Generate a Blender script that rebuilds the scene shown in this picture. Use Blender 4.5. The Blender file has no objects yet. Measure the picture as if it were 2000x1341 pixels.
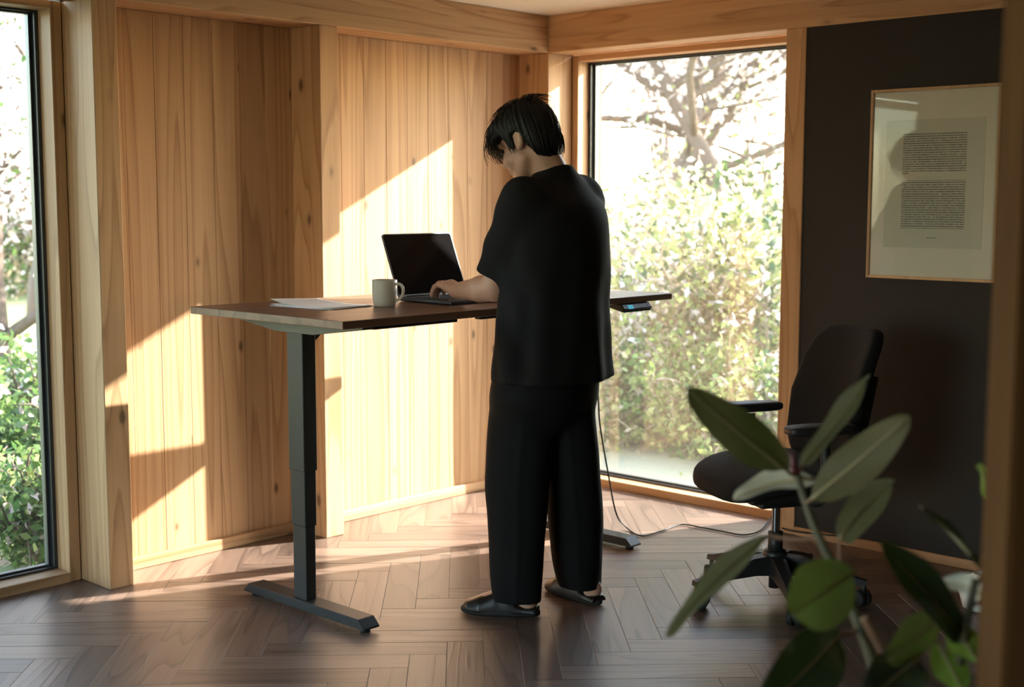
import bpy, bmesh, math, random
import numpy as np
from mathutils import Vector, Matrix
random.seed(7); np.random.seed(7)
scn = bpy.context.scene
COL = scn.collection

# ------------------------------------------------------------------ camera, sky, sun, exposure
CAM = np.array([-4.7609, -4.1845, 1.40]); FPX = 2562.48
_y, _p, _r = [math.radians(a) for a in (47.1483, 6.2707, 0.0745)]
FW = np.array([math.sin(_y)*math.cos(_p), math.cos(_y)*math.cos(_p), -math.sin(_p)])
RT = np.array([math.cos(_y), -math.sin(_y), 0.0]); UP = np.cross(RT, FW)
RT, UP = RT*math.cos(_r)+UP*math.sin(_r), UP*math.cos(_r)-RT*math.sin(_r)
FH = np.array([math.sin(_y), math.cos(_y), 0.0]); RH = np.array([math.cos(_y), -math.sin(_y), 0.0])
cd = bpy.data.cameras.new('camera'); cam = bpy.data.objects.new('camera', cd); COL.objects.link(cam)
cd.sensor_width = 36; cd.lens = FPX*36/2000; cd.clip_start = .05; cd.clip_end = 300
cam.matrix_world = Matrix([[RT[0], UP[0], -FW[0], CAM[0]], [RT[1], UP[1], -FW[1], CAM[1]], [RT[2], UP[2], -FW[2], CAM[2]], [0, 0, 0, 1]])
cd.dof.use_dof = True; cd.dof.focus_distance = 4.45; cd.dof.aperture_fstop = 2.8
scn.camera = cam
SUN = Vector((1, -.40, .495)).normalized()          # towards the sun
w = bpy.data.worlds.new('sky'); scn.world = w; w.use_nodes = True
nt = w.node_tree; sky = nt.nodes.new('ShaderNodeTexSky'); sky.sky_type = 'NISHITA'; sky.sun_disc = False
sky.sun_elevation = math.asin(SUN.z); sky.sun_rotation = math.atan2(SUN.x, SUN.y); sky.air_density = 1.15; sky.dust_density = .6
nt.links.new(sky.outputs[0], nt.nodes['Background'].inputs[0]); nt.nodes['Background'].inputs[1].default_value = 1.55
sl = bpy.data.lights.new('sun', 'SUN'); so = bpy.data.objects.new('sun', sl); COL.objects.link(so)
sl.energy = 27; sl.angle = math.radians(.7); sl.color = (1, .945, .87)
so.rotation_euler = (-SUN).to_track_quat('-Z', 'Y').to_euler()
vs = scn.view_settings; vs.view_transform = 'Standard'; vs.look = 'None'; vs.gamma = 1; vs.use_curve_mapping = False; vs.exposure = 0.32

def ray(u, v): return FW+RT*(u-1000)/FPX-UP*(v-670.5)/FPX
def at(u, v, ax, val):
    d = ray(u, v); return CAM+d*((val-CAM[ax])/d[ax])
def ath(u, v, hd):                      # point on a sight line at a horizontal distance
    d = ray(u, v); return CAM+d*(hd/(d@FH))

# ------------------------------------------------------------------ materials
def M(name):
    m = bpy.data.materials.new(name); m.use_nodes = True; t = m.node_tree
    return m, t, t.nodes['Principled BSDF']
class N:
    def __init__(s, t): s.t = t
    def __call__(s, typ, **k):
        n = s.t.nodes.new('ShaderNode'+typ)
        for a, b in k.items(): setattr(n, a, b)
        return n
    def l(s, a, b): s.t.links.new(a, b)
    def math(s, op, a, b=None, c=None):
        n = s('Math', operation=op)
        for i, x in enumerate((a, b, c)):
            if x is None: continue
            if hasattr(x, 'links'): s.l(x, n.inputs[i])
            else: n.inputs[i].default_value = x
        return n.outputs[0]
    def mix(s, f, a, b, blend='MIX'):
        n = s('Mix', data_type='RGBA', blend_type=blend)
        for i, x in ((0, f), (6, a), (7, b)):
            if hasattr(x, 'links'): s.l(x, n.inputs[i])
            else: n.inputs[i].default_value = (*x, 1) if isinstance(x, tuple) else x
        return n.outputs[2]
    def ramp(s, f, pts):
        n = s('ValToRGB'); e = n.color_ramp.elements
        while len(e) < len(pts): e.new(.5)
        for q, (p, c) in zip(e, pts): q.position = p; q.color = (*c, 1) if isinstance(c, tuple) else (c, c, c, 1)
        s.l(f, n.inputs[0]); return n.outputs[0]
def plain(name, col, rough=.5, metal=0., spec=.5, noise=0., nscale=20., bump=0., coat=0.):
    m, t, b = M(name); n = N(t)
    b.inputs['Base Color'].default_value = (*col, 1); b.inputs['Roughness'].default_value = rough
    b.inputs['Metallic'].default_value = metal; b.inputs['Specular IOR Level'].default_value = spec
    if coat: b.inputs['Coat Weight'].default_value = coat
    if noise or bump:
        tc = n('TexCoord'); nz = n('TexNoise'); nz.inputs['Scale'].default_value = nscale; nz.inputs['Detail'].default_value = 4
        n.l(tc.outputs['Object'], nz.inputs['Vector'])
        if noise:
            n.l(n.mix(nz.outputs['Fac'], tuple(c*(1-noise) for c in col), tuple(min(1, c*(1+noise)) for c in col)), b.inputs['Base Color'])
        if bump:
            bp = n('Bump'); bp.inputs['Strength'].default_value = bump; bp.inputs['Distance'].default_value = .002
            n.l(nz.outputs['Fac'], bp.inputs['Height']); n.l(bp.outputs[0], b.inputs['Normal'])
    return m
def wood(name, axis, light, dark, rings=7., rscale=3.2, rough=.55, knots=True, vary=.14, along=.07, lam=0., bump=.12, spec=.4, fine=.35, kn=.72, kr=1.):
    m, t, b = M(name); n = N(t)
    tc = n('TexCoord'); oi = n('ObjectInfo')
    sc = [1., 1., 1.]; sc[axis] = along
    rnd = n('Combine'+'XYZ')
    for i, k in enumerate((37.3, 61.7, 23.9)): n.l(n.math('MULTIPLY', oi.outputs['Random'], k), rnd.inputs[i])
    v0 = tc.outputs['Object']
    add = n('VectorMath', operation='ADD'); n.l(v0, add.inputs[0]); n.l(rnd.outputs[0], add.inputs[1])
    vec = add.outputs[0]
    if lam:                              # glued laminations: a new offset for every layer
        sp = n('SeparateXYZ'); n.l(v0, sp.inputs[0])
        fl = n.math('FLOOR', n.math('MULTIPLY', sp.outputs[2 if axis != 2 else 0], lam))
        wn = n('TexWhiteNoise', noise_dimensions='1D'); n.l(fl, wn.inputs['W'])
        a2 = n('VectorMath', operation='MULTIPLY_ADD'); n.l(wn.outputs['Color'], a2.inputs[0]); a2.inputs[1].default_value = (9, 9, 9); n.l(vec, a2.inputs[2]); vec = a2.outputs[0]
        lamv = wn.outputs['Value']
    st = n('VectorMath', operation='MULTIPLY'); n.l(vec, st.inputs[0]); st.inputs[1].default_value = sc
    nz = n('TexNoise'); nz.inputs['Scale'].default_value = rscale; nz.inputs['Detail'].default_value = 1.5; nz.inputs['Roughness'].default_value = .45
    n.l(st.outputs[0], nz.inputs['Vector'])
    fr = n.math('FRACT', n.math('MULTIPLY', nz.outputs['Fac'], rings*2))
    ring = n.ramp(fr, [(0, .0), (.5, .12), (.80, .55), (.90, 1.), (.95, .7), (1, .0)])
    fs = n('VectorMath', operation='MULTIPLY'); n.l(vec, fs.inputs[0]); s2 = [130.]*3; s2[axis] = 2.5; fs.inputs[1].default_value = s2
    nf = n('TexNoise'); nf.inputs['Scale'].default_value = 1; nf.inputs['Detail'].default_value = 3; n.l(fs.outputs[0], nf.inputs['Vector'])
    bs = n('VectorMath', operation='MULTIPLY'); n.l(vec, bs.inputs[0]); s3 = [14.]*3; s3[axis] = .5; bs.inputs[1].default_value = s3
    nb = n('TexNoise'); nb.inputs['Scale'].default_value = 1; nb.inputs['Detail'].default_value = 2; n.l(bs.outputs[0], nb.inputs['Vector'])
    f = n.math('ADD', n.math('MULTIPLY', ring, .62), n.math('MULTIPLY', n.math('SUBTRACT', nf.outputs['Fac'], .5), fine*1.6))
    f = n.math('ADD', f, n.math('MULTIPLY', n.math('SUBTRACT', nb.outputs['Fac'], .38), .75))
    cl = n('Clamp'); n.l(f, cl.inputs[0])
    col = n.mix(cl.outputs[0], light, dark)
    if knots:
        kv = n('VectorMath', operation='MULTIPLY'); n.l(vec, kv.inputs[0]); s4 = [9.]*3; s4[axis] = 4.6; kv.inputs[1].default_value = s4
        vo = n('TexVoronoi'); vo.inputs['Scale'].default_value = 1; n.l(kv.outputs[0], vo.inputs['Vector'])
        sp2 = n('SeparateColor'); n.l(vo.outputs['Color'], sp2.inputs[0])
        on = n.math('GREATER_THAN', sp2.outputs[0], kn)
        kn = n.ramp(vo.outputs['Distance'], [(0, 1.), (.07*kr, .85), (.10*kr, .25), (.16*kr, 0.)])
        kf = n.math('MULTIPLY', n('RGBToBW') and n.math('MULTIPLY', kn, 1.), on)
        col = n.mix(n.math('MULTIPLY', kf, .8), col, tuple(c*.16 for c in dark))
    hs = n('HueSaturation'); n.l(col, hs.inputs['Color'])
    rv = lamv if lam else oi.outputs['Random']
    n.l(n.math('MULTIPLY_ADD', rv, vary*2, 1-vary), hs.inputs['Value'])
    n.l(hs.outputs[0], b.inputs['Base Color'])
    b.inputs['Roughness'].default_value = rough; b.inputs['Specular IOR Level'].default_value = spec
    bp = n('Bump'); bp.inputs['Strength'].default_value = bump; bp.inputs['Distance'].default_value = .0015
    n.l(f, bp.inputs['Height']); n.l(bp.outputs[0], b.inputs['Normal'])
    return m
PL, PD = (.54, .328, .172), (.31, .152, .062)
MAT = {}
MAT['board'] = wood('larch boards', 2, PL, PD, rings=9, rscale=4.6, along=.035, vary=.09, kn=.62, kr=1.05)
MAT['post'] = wood('larch posts', 2, PL, PD, rings=6, rscale=5, vary=.06, lam=0, kn=.42, kr=1.35)
MAT['beam_x'] = wood('larch beam along x', 0, PL, PD, rings=6, rscale=5, vary=.07, lam=26, kn=.55, kr=1.2)
MAT['beam_y'] = wood('larch beam along y', 1, PL, PD, rings=6, rscale=5, vary=.07, lam=26, kn=.5, kr=1.25)
MAT['trim_x'] = wood('larch trim along x', 0, PL, PD, rings=5, vary=.05)
MAT['trim_y'] = wood('larch trim along y', 1, PL, PD, rings=5, vary=.05)
MAT['nearpost'] = wood('brown stained timber', 2, (.10, .044, .015), (.07, .028, .009), rings=5, vary=.04, knots=False, rough=.8, spec=.1)
MAT['oak'] = wood('pale oak', 2, (.55, .36, .2), (.42, .25, .13), knots=False, rings=4)
FL, FD = (.185, .123, .094), (.066, .043, .035)
MAT['walnut'] = wood('walnut tabletop', 0, (.17, .088, .055), (.085, .04, .026), rings=5, knots=False, rough=.37, bump=.05, along=.04, spec=.34)
MAT['ceil'] = plain('plaster', (.70, .63, .53), .9, noise=.03)
MAT['dark'] = plain('charcoal paint', (.0155, .0125, .011), .62, spec=.35, noise=.08, bump=.1, nscale=260)
MAT['black'] = plain('black steel', (.012, .012, .0125), .46, spec=.38, bump=.05, nscale=700)
MAT['steelgrey'] = plain('grey green steel', (.072, .074, .058), .5)
MAT['alu'] = plain('anthracite window metal', (.045, .05, .055), .35, metal=.3)
MAT['plast'] = plain('black plastic', (.012, .012, .013), .5, noise=.1, bump=.1, nscale=900)
MAT['rubber'] = plain('black rubber', (.01, .01, .01), .7)
MAT['chrome'] = plain('dark chrome', (.25, .25, .26), .22, metal=1)
MAT['seat'] = plain('charcoal chair fabric', (.0075, .007, .0072), .85, spec=.25, noise=.3, nscale=800, bump=.4)
MAT['cloth'] = plain('black jersey', (.0085, .0082, .009), .85, spec=.2, noise=.2, nscale=500, bump=.25)
MAT['cloth2'] = plain('black twill', (.006, .006, .0066), .85, spec=.2, noise=.2, nscale=600, bump=.2)
MAT['leather'] = plain('black leather', (.010, .008, .007), .36, spec=.42, noise=.2, nscale=90, bump=.25)
MAT['hair'] = plain('black hair', (.0035, .003, .003), .48, spec=.3)
MAT['paper'] = plain('white paper', (.90, .89, .91), .75)
MAT['mug'] = plain('stone glaze', (.54, .47, .40), .45, noise=.06, nscale=60)
MAT['lapgrey'] = plain('space grey aluminium', (.09, .095, .105), .38, metal=.8)
MAT['screen'] = plain('dark screen', (.006, .005, .005), .07, spec=.3)
MAT['key'] = plain('black key', (.012, .012, .013), .55)
MAT['white'] = plain('white ceramic', (.82, .80, .74), .3)
MAT['mat'] = plain('mat board', (.90, .75, .64), .9)
MAT['soil'] = plain('potting soil', (.03, .02, .013), .95, noise=.4, nscale=60, bump=.8)
MAT['clay'] = plain('grey planter', (.22, .21, .19), .7, noise=.1)
def skin():
    m, t, b = M('skin'); n = N(t)
    tc = n('TexCoord'); nz = n('TexNoise'); nz.inputs['Scale'].default_value = 26; nz.inputs['Detail'].default_value = 3
    n.l(tc.outputs['Object'], nz.inputs['Vector'])
    n.l(n.mix(nz.outputs['Fac'], (.50, .27, .19), (.63, .38, .27)), b.inputs['Base Color'])
    b.inputs['Roughness'].default_value = .48; b.inputs['Subsurface Weight'].default_value = .12; b.inputs['Subsurface Radius'].default_value = (.012, .005, .003)
    return m
MAT['skin'] = skin()
def glass(name, k=1.0, tint=(.97, .985, .975), dust=0.):
    m = bpy.data.materials.new(name); m.use_nodes = True; t = m.node_tree; t.nodes.clear(); n = N(t)
    o = n('OutputMaterial'); tr = n('BsdfTransparent'); tr.inputs[0].default_value = (*tint, 1)
    g = n('BsdfGlossy'); g.inputs['Roughness'].default_value = .015
    fr = n('Fresnel'); fr.inputs[0].default_value = 1.45; mx = n('MixShader')
    n.l(n.math('MULTIPLY', fr.outputs[0], k), mx.inputs[0]); n.l(tr.outputs[0], mx.inputs[1]); n.l(g.outputs[0], mx.inputs[2]); res = mx.outputs[0]
    if dust:                                  # a thin film of dust that catches the sun
        tl = n('BsdfTranslucent'); tl.inputs[0].default_value = (1, .95, .86, 1); m2 = n('MixShader')
        tc = n('TexCoord'); nz = n('TexNoise'); nz.inputs['Scale'].default_value = 2.2; nz.inputs['Detail'].default_value = 3; n.l(tc.outputs['Object'], nz.inputs['Vector'])
        n.l(n.math('MULTIPLY', n.ramp(nz.outputs['Fac'], [(.3, .35), (.7, 1.)]), dust), m2.inputs[0]); n.l(res, m2.inputs[1]); n.l(tl.outputs[0], m2.inputs[2]); res = m2.outputs[0]
    n.l(res, o.inputs[0])
    return m
MAT['glass'] = glass('window glass', .9, dust=.006); MAT['glass2'] = glass('picture glass', 1.1)
def leafmat(name, c1, c2, rough=.5, trans=.4, spec=.3, scale=8.):
    m, t, b = M(name); n = N(t); t.nodes.remove(b)
    o = t.nodes['Material Output']; tc = n('TexCoord'); nz = n('TexNoise'); nz.inputs['Scale'].default_value = scale; nz.inputs['Detail'].default_value = 6
    n.l(tc.outputs['Object'], nz.inputs['Vector'])
    c = n.mix(n.ramp(nz.outputs['Fac'], [(.35, 0.), (.65, 1.)]), c1, c2)
    d = n('BsdfPrincipled'); n.l(c, d.inputs['Base Color']); d.inputs['Roughness'].default_value = rough; d.inputs['Specular IOR Level'].default_value = spec
    tl = n('BsdfTranslucent'); n.l(c, tl.inputs[0]); mx = n('MixShader'); mx.inputs[0].default_value = trans
    n.l(d.outputs[0], mx.inputs[1]); n.l(tl.outputs[0], mx.inputs[2]); n.l(mx.outputs[0], o.inputs[0]); return m
MAT['blossom'] = leafmat('white blossom', (.76, .70, .66), (.73, .60, .58), .7, .45, .1)
MAT['blossom2'] = leafmat('pink blossom', (.72, .55, .50), (.68, .47, .43), .7, .45, .1)
MAT['lime'] = leafmat('young green leaves', (.27, .31, .085), (.40, .41, .17), .5, .5)
MAT['green'] = leafmat('mid green leaves', (.07, .14, .035), (.15, .22, .06), .45, .4)
MAT['dkgreen'] = leafmat('dark green leaves', (.045, .08, .03), (.09, .13, .05), .45, .3)
MAT['tan'] = leafmat('dry tan leaves', (.48, .36, .23), (.58, .46, .32), .7, .45)
MAT['bark'] = plain('bark', (.14, .095, .07), .9, noise=.4, nscale=30, bump=.8)
MAT['bark2'] = plain('pale bark', (.34, .26, .18), .9, noise=.3, nscale=30, bump=.6)
MAT['lawn'] = leafmat('lawn', (.22, .23, .10), (.30, .30, .14), .8, .0, .1, 3)
MAT['stem'] = plain('woody stem', (.075, .065, .032), .6, noise=.35, nscale=40)
MAT['stem2'] = plain('brown stem', (.20, .10, .055), .6, noise=.3, nscale=40)

# ------------------------------------------------------------------ object helpers
ORG = {}
def origin(o): return ORG.get(o.name, np.zeros(3)) if o else np.zeros(3)
def tag(o, label=None, cat=None, group=None, kind=None):
    if label: o['label'] = label
    if cat: o['category'] = cat
    if group: o['group'] = group
    if kind: o['kind'] = kind
    return o
def empty(name, loc, label, cat, rz=0., group=None, kind=None):
    o = bpy.data.objects.new(name, None); COL.objects.link(o); o.location = loc; o.rotation_euler = (0, 0, rz)
    o.empty_display_size = .05; ORG[o.name] = np.array(loc, float); return tag(o, label, cat, group, kind)
def link(name, me, mat, parent=None, local=False):
    o = bpy.data.objects.new(name, me); COL.objects.link(o)
    if mat and not me.materials: me.materials.append(MAT[mat] if isinstance(mat, str) else mat)
    if parent:
        o.parent = parent
        if not local: o.location = -Vector(origin(parent))
        ORG[o.name] = np.zeros(3)
    return o
def mesh(name, V, F, mat, parent=None, smooth=False, local=False):
    me = bpy.data.meshes.new(name); me.from_pydata([tuple(map(float, v)) for v in V], [], [tuple(map(int, f)) for f in F]); me.update()
    if smooth: me.shade_smooth()
    return link(name, me, mat, parent, local)
def bmlink(name, bm, mat, parent=None, smooth=False, local=False):
    bmesh.ops.recalc_face_normals(bm, faces=bm.faces)
    me = bpy.data.meshes.new(name); bm.to_mesh(me); bm.free()
    if smooth: me.shade_smooth()
    return link(name, me, mat, parent, local)
def bm_box(bm, x0, x1, y0, y1, z0, z1, bev=0., seg=1):
    r = bmesh.ops.create_cube(bm, size=1)
    for v in r['verts']: v.co = Vector(((x0+x1)/2+v.co.x*(x1-x0), (y0+y1)/2+v.co.y*(y1-y0), (z0+z1)/2+v.co.z*(z1-z0)))
    if bev: bmesh.ops.bevel(bm, geom=list({e for v in r['verts'] for e in v.link_edges}), offset=bev, segments=seg, affect='EDGES', profile=.5)
def box(name, x0, x1, y0, y1, z0, z1, mat, parent=None, bev=.002, seg=1, local=False):
    bm = bmesh.new(); bm_box(bm, x0, x1, y0, y1, z0, z1, bev, seg); return bmlink(name, bm, mat, parent, False, local)
def prism(name, pts, axis, a, b, mat, parent=None, bev=.002, local=False):
    # polygon in the two other axes, extruded along axis from a to b
    bm = bmesh.new(); ax = [i for i in range(3) if i != axis]
    def P(p, t):
        v = [0, 0, 0]; v[ax[0]], v[ax[1]] = p; v[axis] = t; return v
    A = [bm.verts.new(P(p, a)) for p in pts]; B = [bm.verts.new(P(p, b)) for p in pts]; n = len(pts)
    bm.faces.new(A); bm.faces.new(B[::-1])
    for i in range(n): bm.faces.new((A[i], B[i], B[(i+1) % n], A[(i+1) % n]))
    bmesh.ops.recalc_face_normals(bm, faces=bm.faces)
    if bev: bmesh.ops.bevel(bm, geom=list(bm.edges), offset=bev, segments=1, affect='EDGES')
    return bmlink(name, bm, mat, parent, False, local)
def catmull(P, n):
    P = np.array(P, float); m = len(P); t = np.linspace(0, m-1, n); i = np.clip(t.astype(int), 0, m-2); f = (t-i)[:, None]
    g = lambda k: P[np.clip(k, 0, m-1)]
    a, b, c, d = g(i-1), g(i), g(i+1), g(i+2)
    return .5*((2*b)+(c-a)*f+(2*a-5*b+4*c-d)*f*f+(3*b-a-3*c+d)*f**3)
def tube_vf(P, R, sides=8, cap=True, V=None, F=None):
    P = np.array(P, float); R = np.broadcast_to(np.array(R, float), (len(P),)); V = [] if V is None else V; F = [] if F is None else F
    T = np.gradient(P, axis=0); T /= np.linalg.norm(T, axis=1)[:, None]+1e-12
    u = np.cross(T[0], (0, 0, 1.) if abs(T[0][2]) < .9 else (1., 0, 0)); u /= np.linalg.norm(u)
    base = len(V); ang = np.linspace(0, 2*np.pi, sides, endpoint=False)
    for k in range(len(P)):
        u = u-T[k]*(u@T[k]); u /= np.linalg.norm(u)+1e-12; w_ = np.cross(T[k], u)
        V.extend(list(P[k]+R[k]*(np.cos(ang)[:, None]*u+np.sin(ang)[:, None]*w_)))
    for k in range(len(P)-1):
        a = base+k*sides; b = a+sides
        for i in range(sides): j = (i+1) % sides; F.append((a+i, a+j, b+j, b+i))
    if cap:
        F.append(tuple(range(base+sides-1, base-1, -1))); e = base+(len(P)-1)*sides; F.append(tuple(range(e, e+sides)))
    return V, F
def tube(name, P, R, mat, parent=None, sides=8, local=False):
    V, F = tube_vf(P, R, sides); return mesh(name, V, F, mat, parent, True, local)
def lathe(name, prof, mat, parent=None, center=(0, 0, 0), sides=40, local=False):
    V, F = [], []; n = len(prof)
    for i in range(sides):
        a = 2*math.pi*i/sides
        for r, z in prof: V.append((center[0]+r*math.cos(a), center[1]+r*math.sin(a), center[2]+z))
    for i in range(sides):
        j = (i+1) % sides
        for k in range(n-1): F.append((i*n+k, j*n+k, j*n+k+1, i*n+k+1))
    me = bpy.data.meshes.new(name); me.from_pydata(V, [], F)
    bm = bmesh.new(); bm.from_mesh(me); bmesh.ops.remove_doubles(bm, verts=bm.verts, dist=1e-5); bpy.data.meshes.remove(me)
    return bmlink(name, bm, mat, parent, True, local)

# ------------------------------------------------------------------ the room shell
ZB, ZC = 2.0902, 2.2615; D = .185
XW, YW = -6.9, -6.4
def struct(o, label, cat): return tag(o, label, cat, kind='structure')
# floor slab with herringbone planks
fl = struct(box('floor', XW, .30, YW, .30, -.12, -.014, 'dark', None, 0), 'dark oak herringbone floor of long planks', 'floor')
ORG[fl.name] = np.zeros(3)
MAT['plank1'] = None
def floor_mat():
    m = wood('smoked oak', 0, FL, FD, rings=5, rscale=6, rough=.34, knots=False, vary=.34, along=.09, bump=.22, spec=.5, fine=.5); return m
MAT['plank1'] = floor_mat()
PWd, PLn = .1145, .5725; E1 = np.array([1, -1])/2**.5; E2 = np.array([1, 1])/2**.5
def clip(poly, ax, val, sgn):
    out = []
    for i in range(len(poly)):
        a, b = poly[i], poly[(i+1) % len(poly)]; da, db = sgn*(a[ax]-val), sgn*(b[ax]-val)
        if da >= 0: out.append(a)
        if da*db < 0: t = da/(da-db); out.append(a+(b-a)*t)
    return out
planks = []
x0_, t0_ = .112, -1.698
for fam in range(-14, 15):
    for k in range(-110, 111):
        bx, by = x0_+fam*PLn+k*PWd, t0_-fam*PLn+k*PWd
        for kind, (a0, a1, b0, b1) in (('d', (bx, bx+PWd, by-PLn, by)), ('h', (bx+PWd, bx+PWd+PLn, by-PLn, by-PLn+PWd))):
            c = E1*(a0+a1)/2+E2*(b0+b1)/2
            if not (XW-.4 < c[0] < .6 and YW-.4 < c[1] < .6): continue
            planks.append((kind, a0, a1, b0, b1, c))
g = .0003; stuffV, stuffF = [], []
def see(c):
    d = np.array([c[0], c[1], 0])-CAM; z = d@FW
    if z < .5: return 1e9
    u, v = 1000+FPX*(d@RT)/z, 670.5-FPX*(d@UP)/z
    return z if (-160 < u < 2150 and v < 1480) else 1e9
planks.sort(key=lambda q: see(q[5]))
shared = None; cnt = 0
for kind, a0, a1, b0, b1, c in planks:
    hl, hw = PLn/2-g, PWd/2-g
    dirv = E2 if kind == 'd' else E1; nor = np.array([-dirv[1], dirv[0]])
    poly = [c+dirv*s*hl+nor*t*hw for s, t in ((-1, -1), (1, -1), (1, 1), (-1, 1))]
    full = all(XW < p[0] < .30 and YW < p[1] < .30 for p in poly)
    if not full:
        for ax, val, sg in ((0, XW, 1), (0, .29, -1), (1, YW, 1), (1, .29, -1)):
            if poly: poly = clip(poly, ax, val, sg)
        if len(poly) < 3: continue
    ang = math.atan2(dirv[1], dirv[0])
    if cnt < 300 and see(c) < 1e8:
        if full:
            if shared is None:
                bm = bmesh.new(); bm_box(bm, -hl, hl, -hw, hw, -.014, 0, .0009)
                shared = bpy.data.meshes.new('plank'); bm.to_mesh(shared); bm.free(); shared.materials.append(MAT['plank1'])
            o = bpy.data.objects.new('plank', shared); COL.objects.link(o); o.parent = fl
            o.location = (c[0], c[1], random.uniform(-.0005, .0002)); o.rotation_euler = (0, 0, ang+(math.pi if random.random() < .5 else 0))
        else:
            R_ = np.array([[dirv[0], dirv[1]], [nor[0], nor[1]]]); lp = [R_@(p-c) for p in poly]; n_ = len(lp)
            o = mesh('plank', [(*p, -.014) for p in lp]+[(*p, 0) for p in lp], [tuple(range(n_))[::-1], tuple(range(n_, 2*n_))]+[(i, (i+1) % n_, n_+(i+1) % n_, n_+i) for i in range(n_)], 'plank1', fl, local=True)
            o.location = (c[0], c[1], 0); o.rotation_euler = (0, 0, ang)
        cnt += 1
    else:
        b_ = len(stuffV); n_ = len(poly); stuffV += [(*p, -.002) for p in poly]; stuffF.append(tuple(range(b_, b_+n_)))
tag(mesh('plank_remainder', stuffV, stuffF, 'plank1', fl, local=True), kind='stuff')
ce = struct(box('ceiling', XW-.2, .40, YW-.2, .40, ZC, ZC+.2, 'ceil', None, 0), 'warm white plaster ceiling above the timber beams', 'ceiling')
struct(box('trim_1', XW, 0, 0, D, ZB, ZC, 'beam_x', None, .003), 'laminated timber beam running above the boarded wall and wide garden window', 'beam')
struct(box('trim_2', 0, .18, YW, D, ZB, ZC, 'beam_y', None, .003), 'laminated timber beam above the tall window and the charcoal wall', 'beam')
struct(box('trim_3', -2.3726, -2.2771, 0, D+.03, 0, ZB, 'post', None, .003), 'knotty timber post between the wide garden window and first boarded bay', 'post')
struct(box('trim_4', -1.3809, -1.2852, 0, D+.03, 0, ZB, 'post', None, .003), 'timber post behind the desk dividing the two boarded bays', 'post')
struct(box('trim_5', 0, .176, 0, D+.03, 0, ZB, 'post', None, .003), 'timber corner post where the two beams meet', 'post')
struct(box('trim_6', 0, .18, -1.385, -1.292, 0, ZB, 'post', None, .003), 'timber post between tall window and charcoal wall', 'post')
# left wall of vertical boards
wl = struct(box('wall_left', -2.376, .36, D+.022, .40, -.05, ZC, 'dark', None, 0), 'timber wall clad with vertical larch boards', 'wall'); ORG[wl.name] = np.zeros(3)
e1 = [-2.2771, -2.145, -2.02, -1.892, -1.762, -1.637, -1.512, -1.3809]; e2 = [-1.2852, -1.121, -.993, -.864, -.739, -.611, -.485, -.359, -.229, -.111, 0]
for es in (e1, e2):
    for a, b in zip(es[:-1], es[1:]):
        dy = random.uniform(-.0008, .0008); box('board', a+.0002, b-.0002, D+dy, D+.022, .03, ZB, 'board', wl, .0013)
for i, es in enumerate((e1, e2)):
    struct(box('baseboard_left' if i == 0 else 'baseboard_back', es[0], es[-1], .162, D, 0, .046, 'trim_x', None, .003),
           ('timber baseboard under the first boarded bay' if i == 0 else 'sunlit timber baseboard under the bay nearest the corner'), 'baseboard')
struct(box('wall_corner', .1795, .40, -.004, .40, -.05, ZC, 'dark', None, 0), 'solid outer corner behind the corner post', 'wall')
# dark wall
struct(box('wall_right', .006, .36, YW, -1.385, 0, ZB, 'dark', None, 0), 'charcoal painted wall with a framed print', 'wall')
struct(box('wall_outer', .181, .36, YW, -1.292, 0, ZC, 'dark', None, 0), 'solid outer layer behind the charcoal wall', 'wall')
struct(box('baseboard_right', -.006, .02, YW, -1.385, 0, .036, 'trim_y', None, .003), 'orange toned timber baseboard along the charcoal wall', 'baseboard')
# unseen enclosing walls
struct(box('wall_back', XW-.2, .36, YW-.2, YW, -.05, ZC, 'nearpost', None, 0), 'brown timber wall behind the viewer', 'wall')
ws = struct(box('wall_side', XW-.2, XW, YW, -2.9, -.05, ZC, 'nearpost', None, 0), 'brown timber wall beside an added fill light opening at the unseen end', 'wall'); ORG[ws.name] = np.zeros(3)
box('pier', XW-.2, XW, -1.2, .35, -.05, ZC, 'ceil', ws, 0); box('lintel', XW-.2, XW, -2.9, -1.2, 2.06, ZC, 'ceil', ws, 0); box('parapet', XW-.2, XW, -2.9, -1.2, -.05, .12, 'ceil', ws, 0)  # opening framed here is added, to let sky light brighten print and plant
struct(box('wall_far', XW, -4.7, .2, .40, -.05, ZC, 'board', None, 0), 'timber wall beyond the wide garden window', 'wall')
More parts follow.
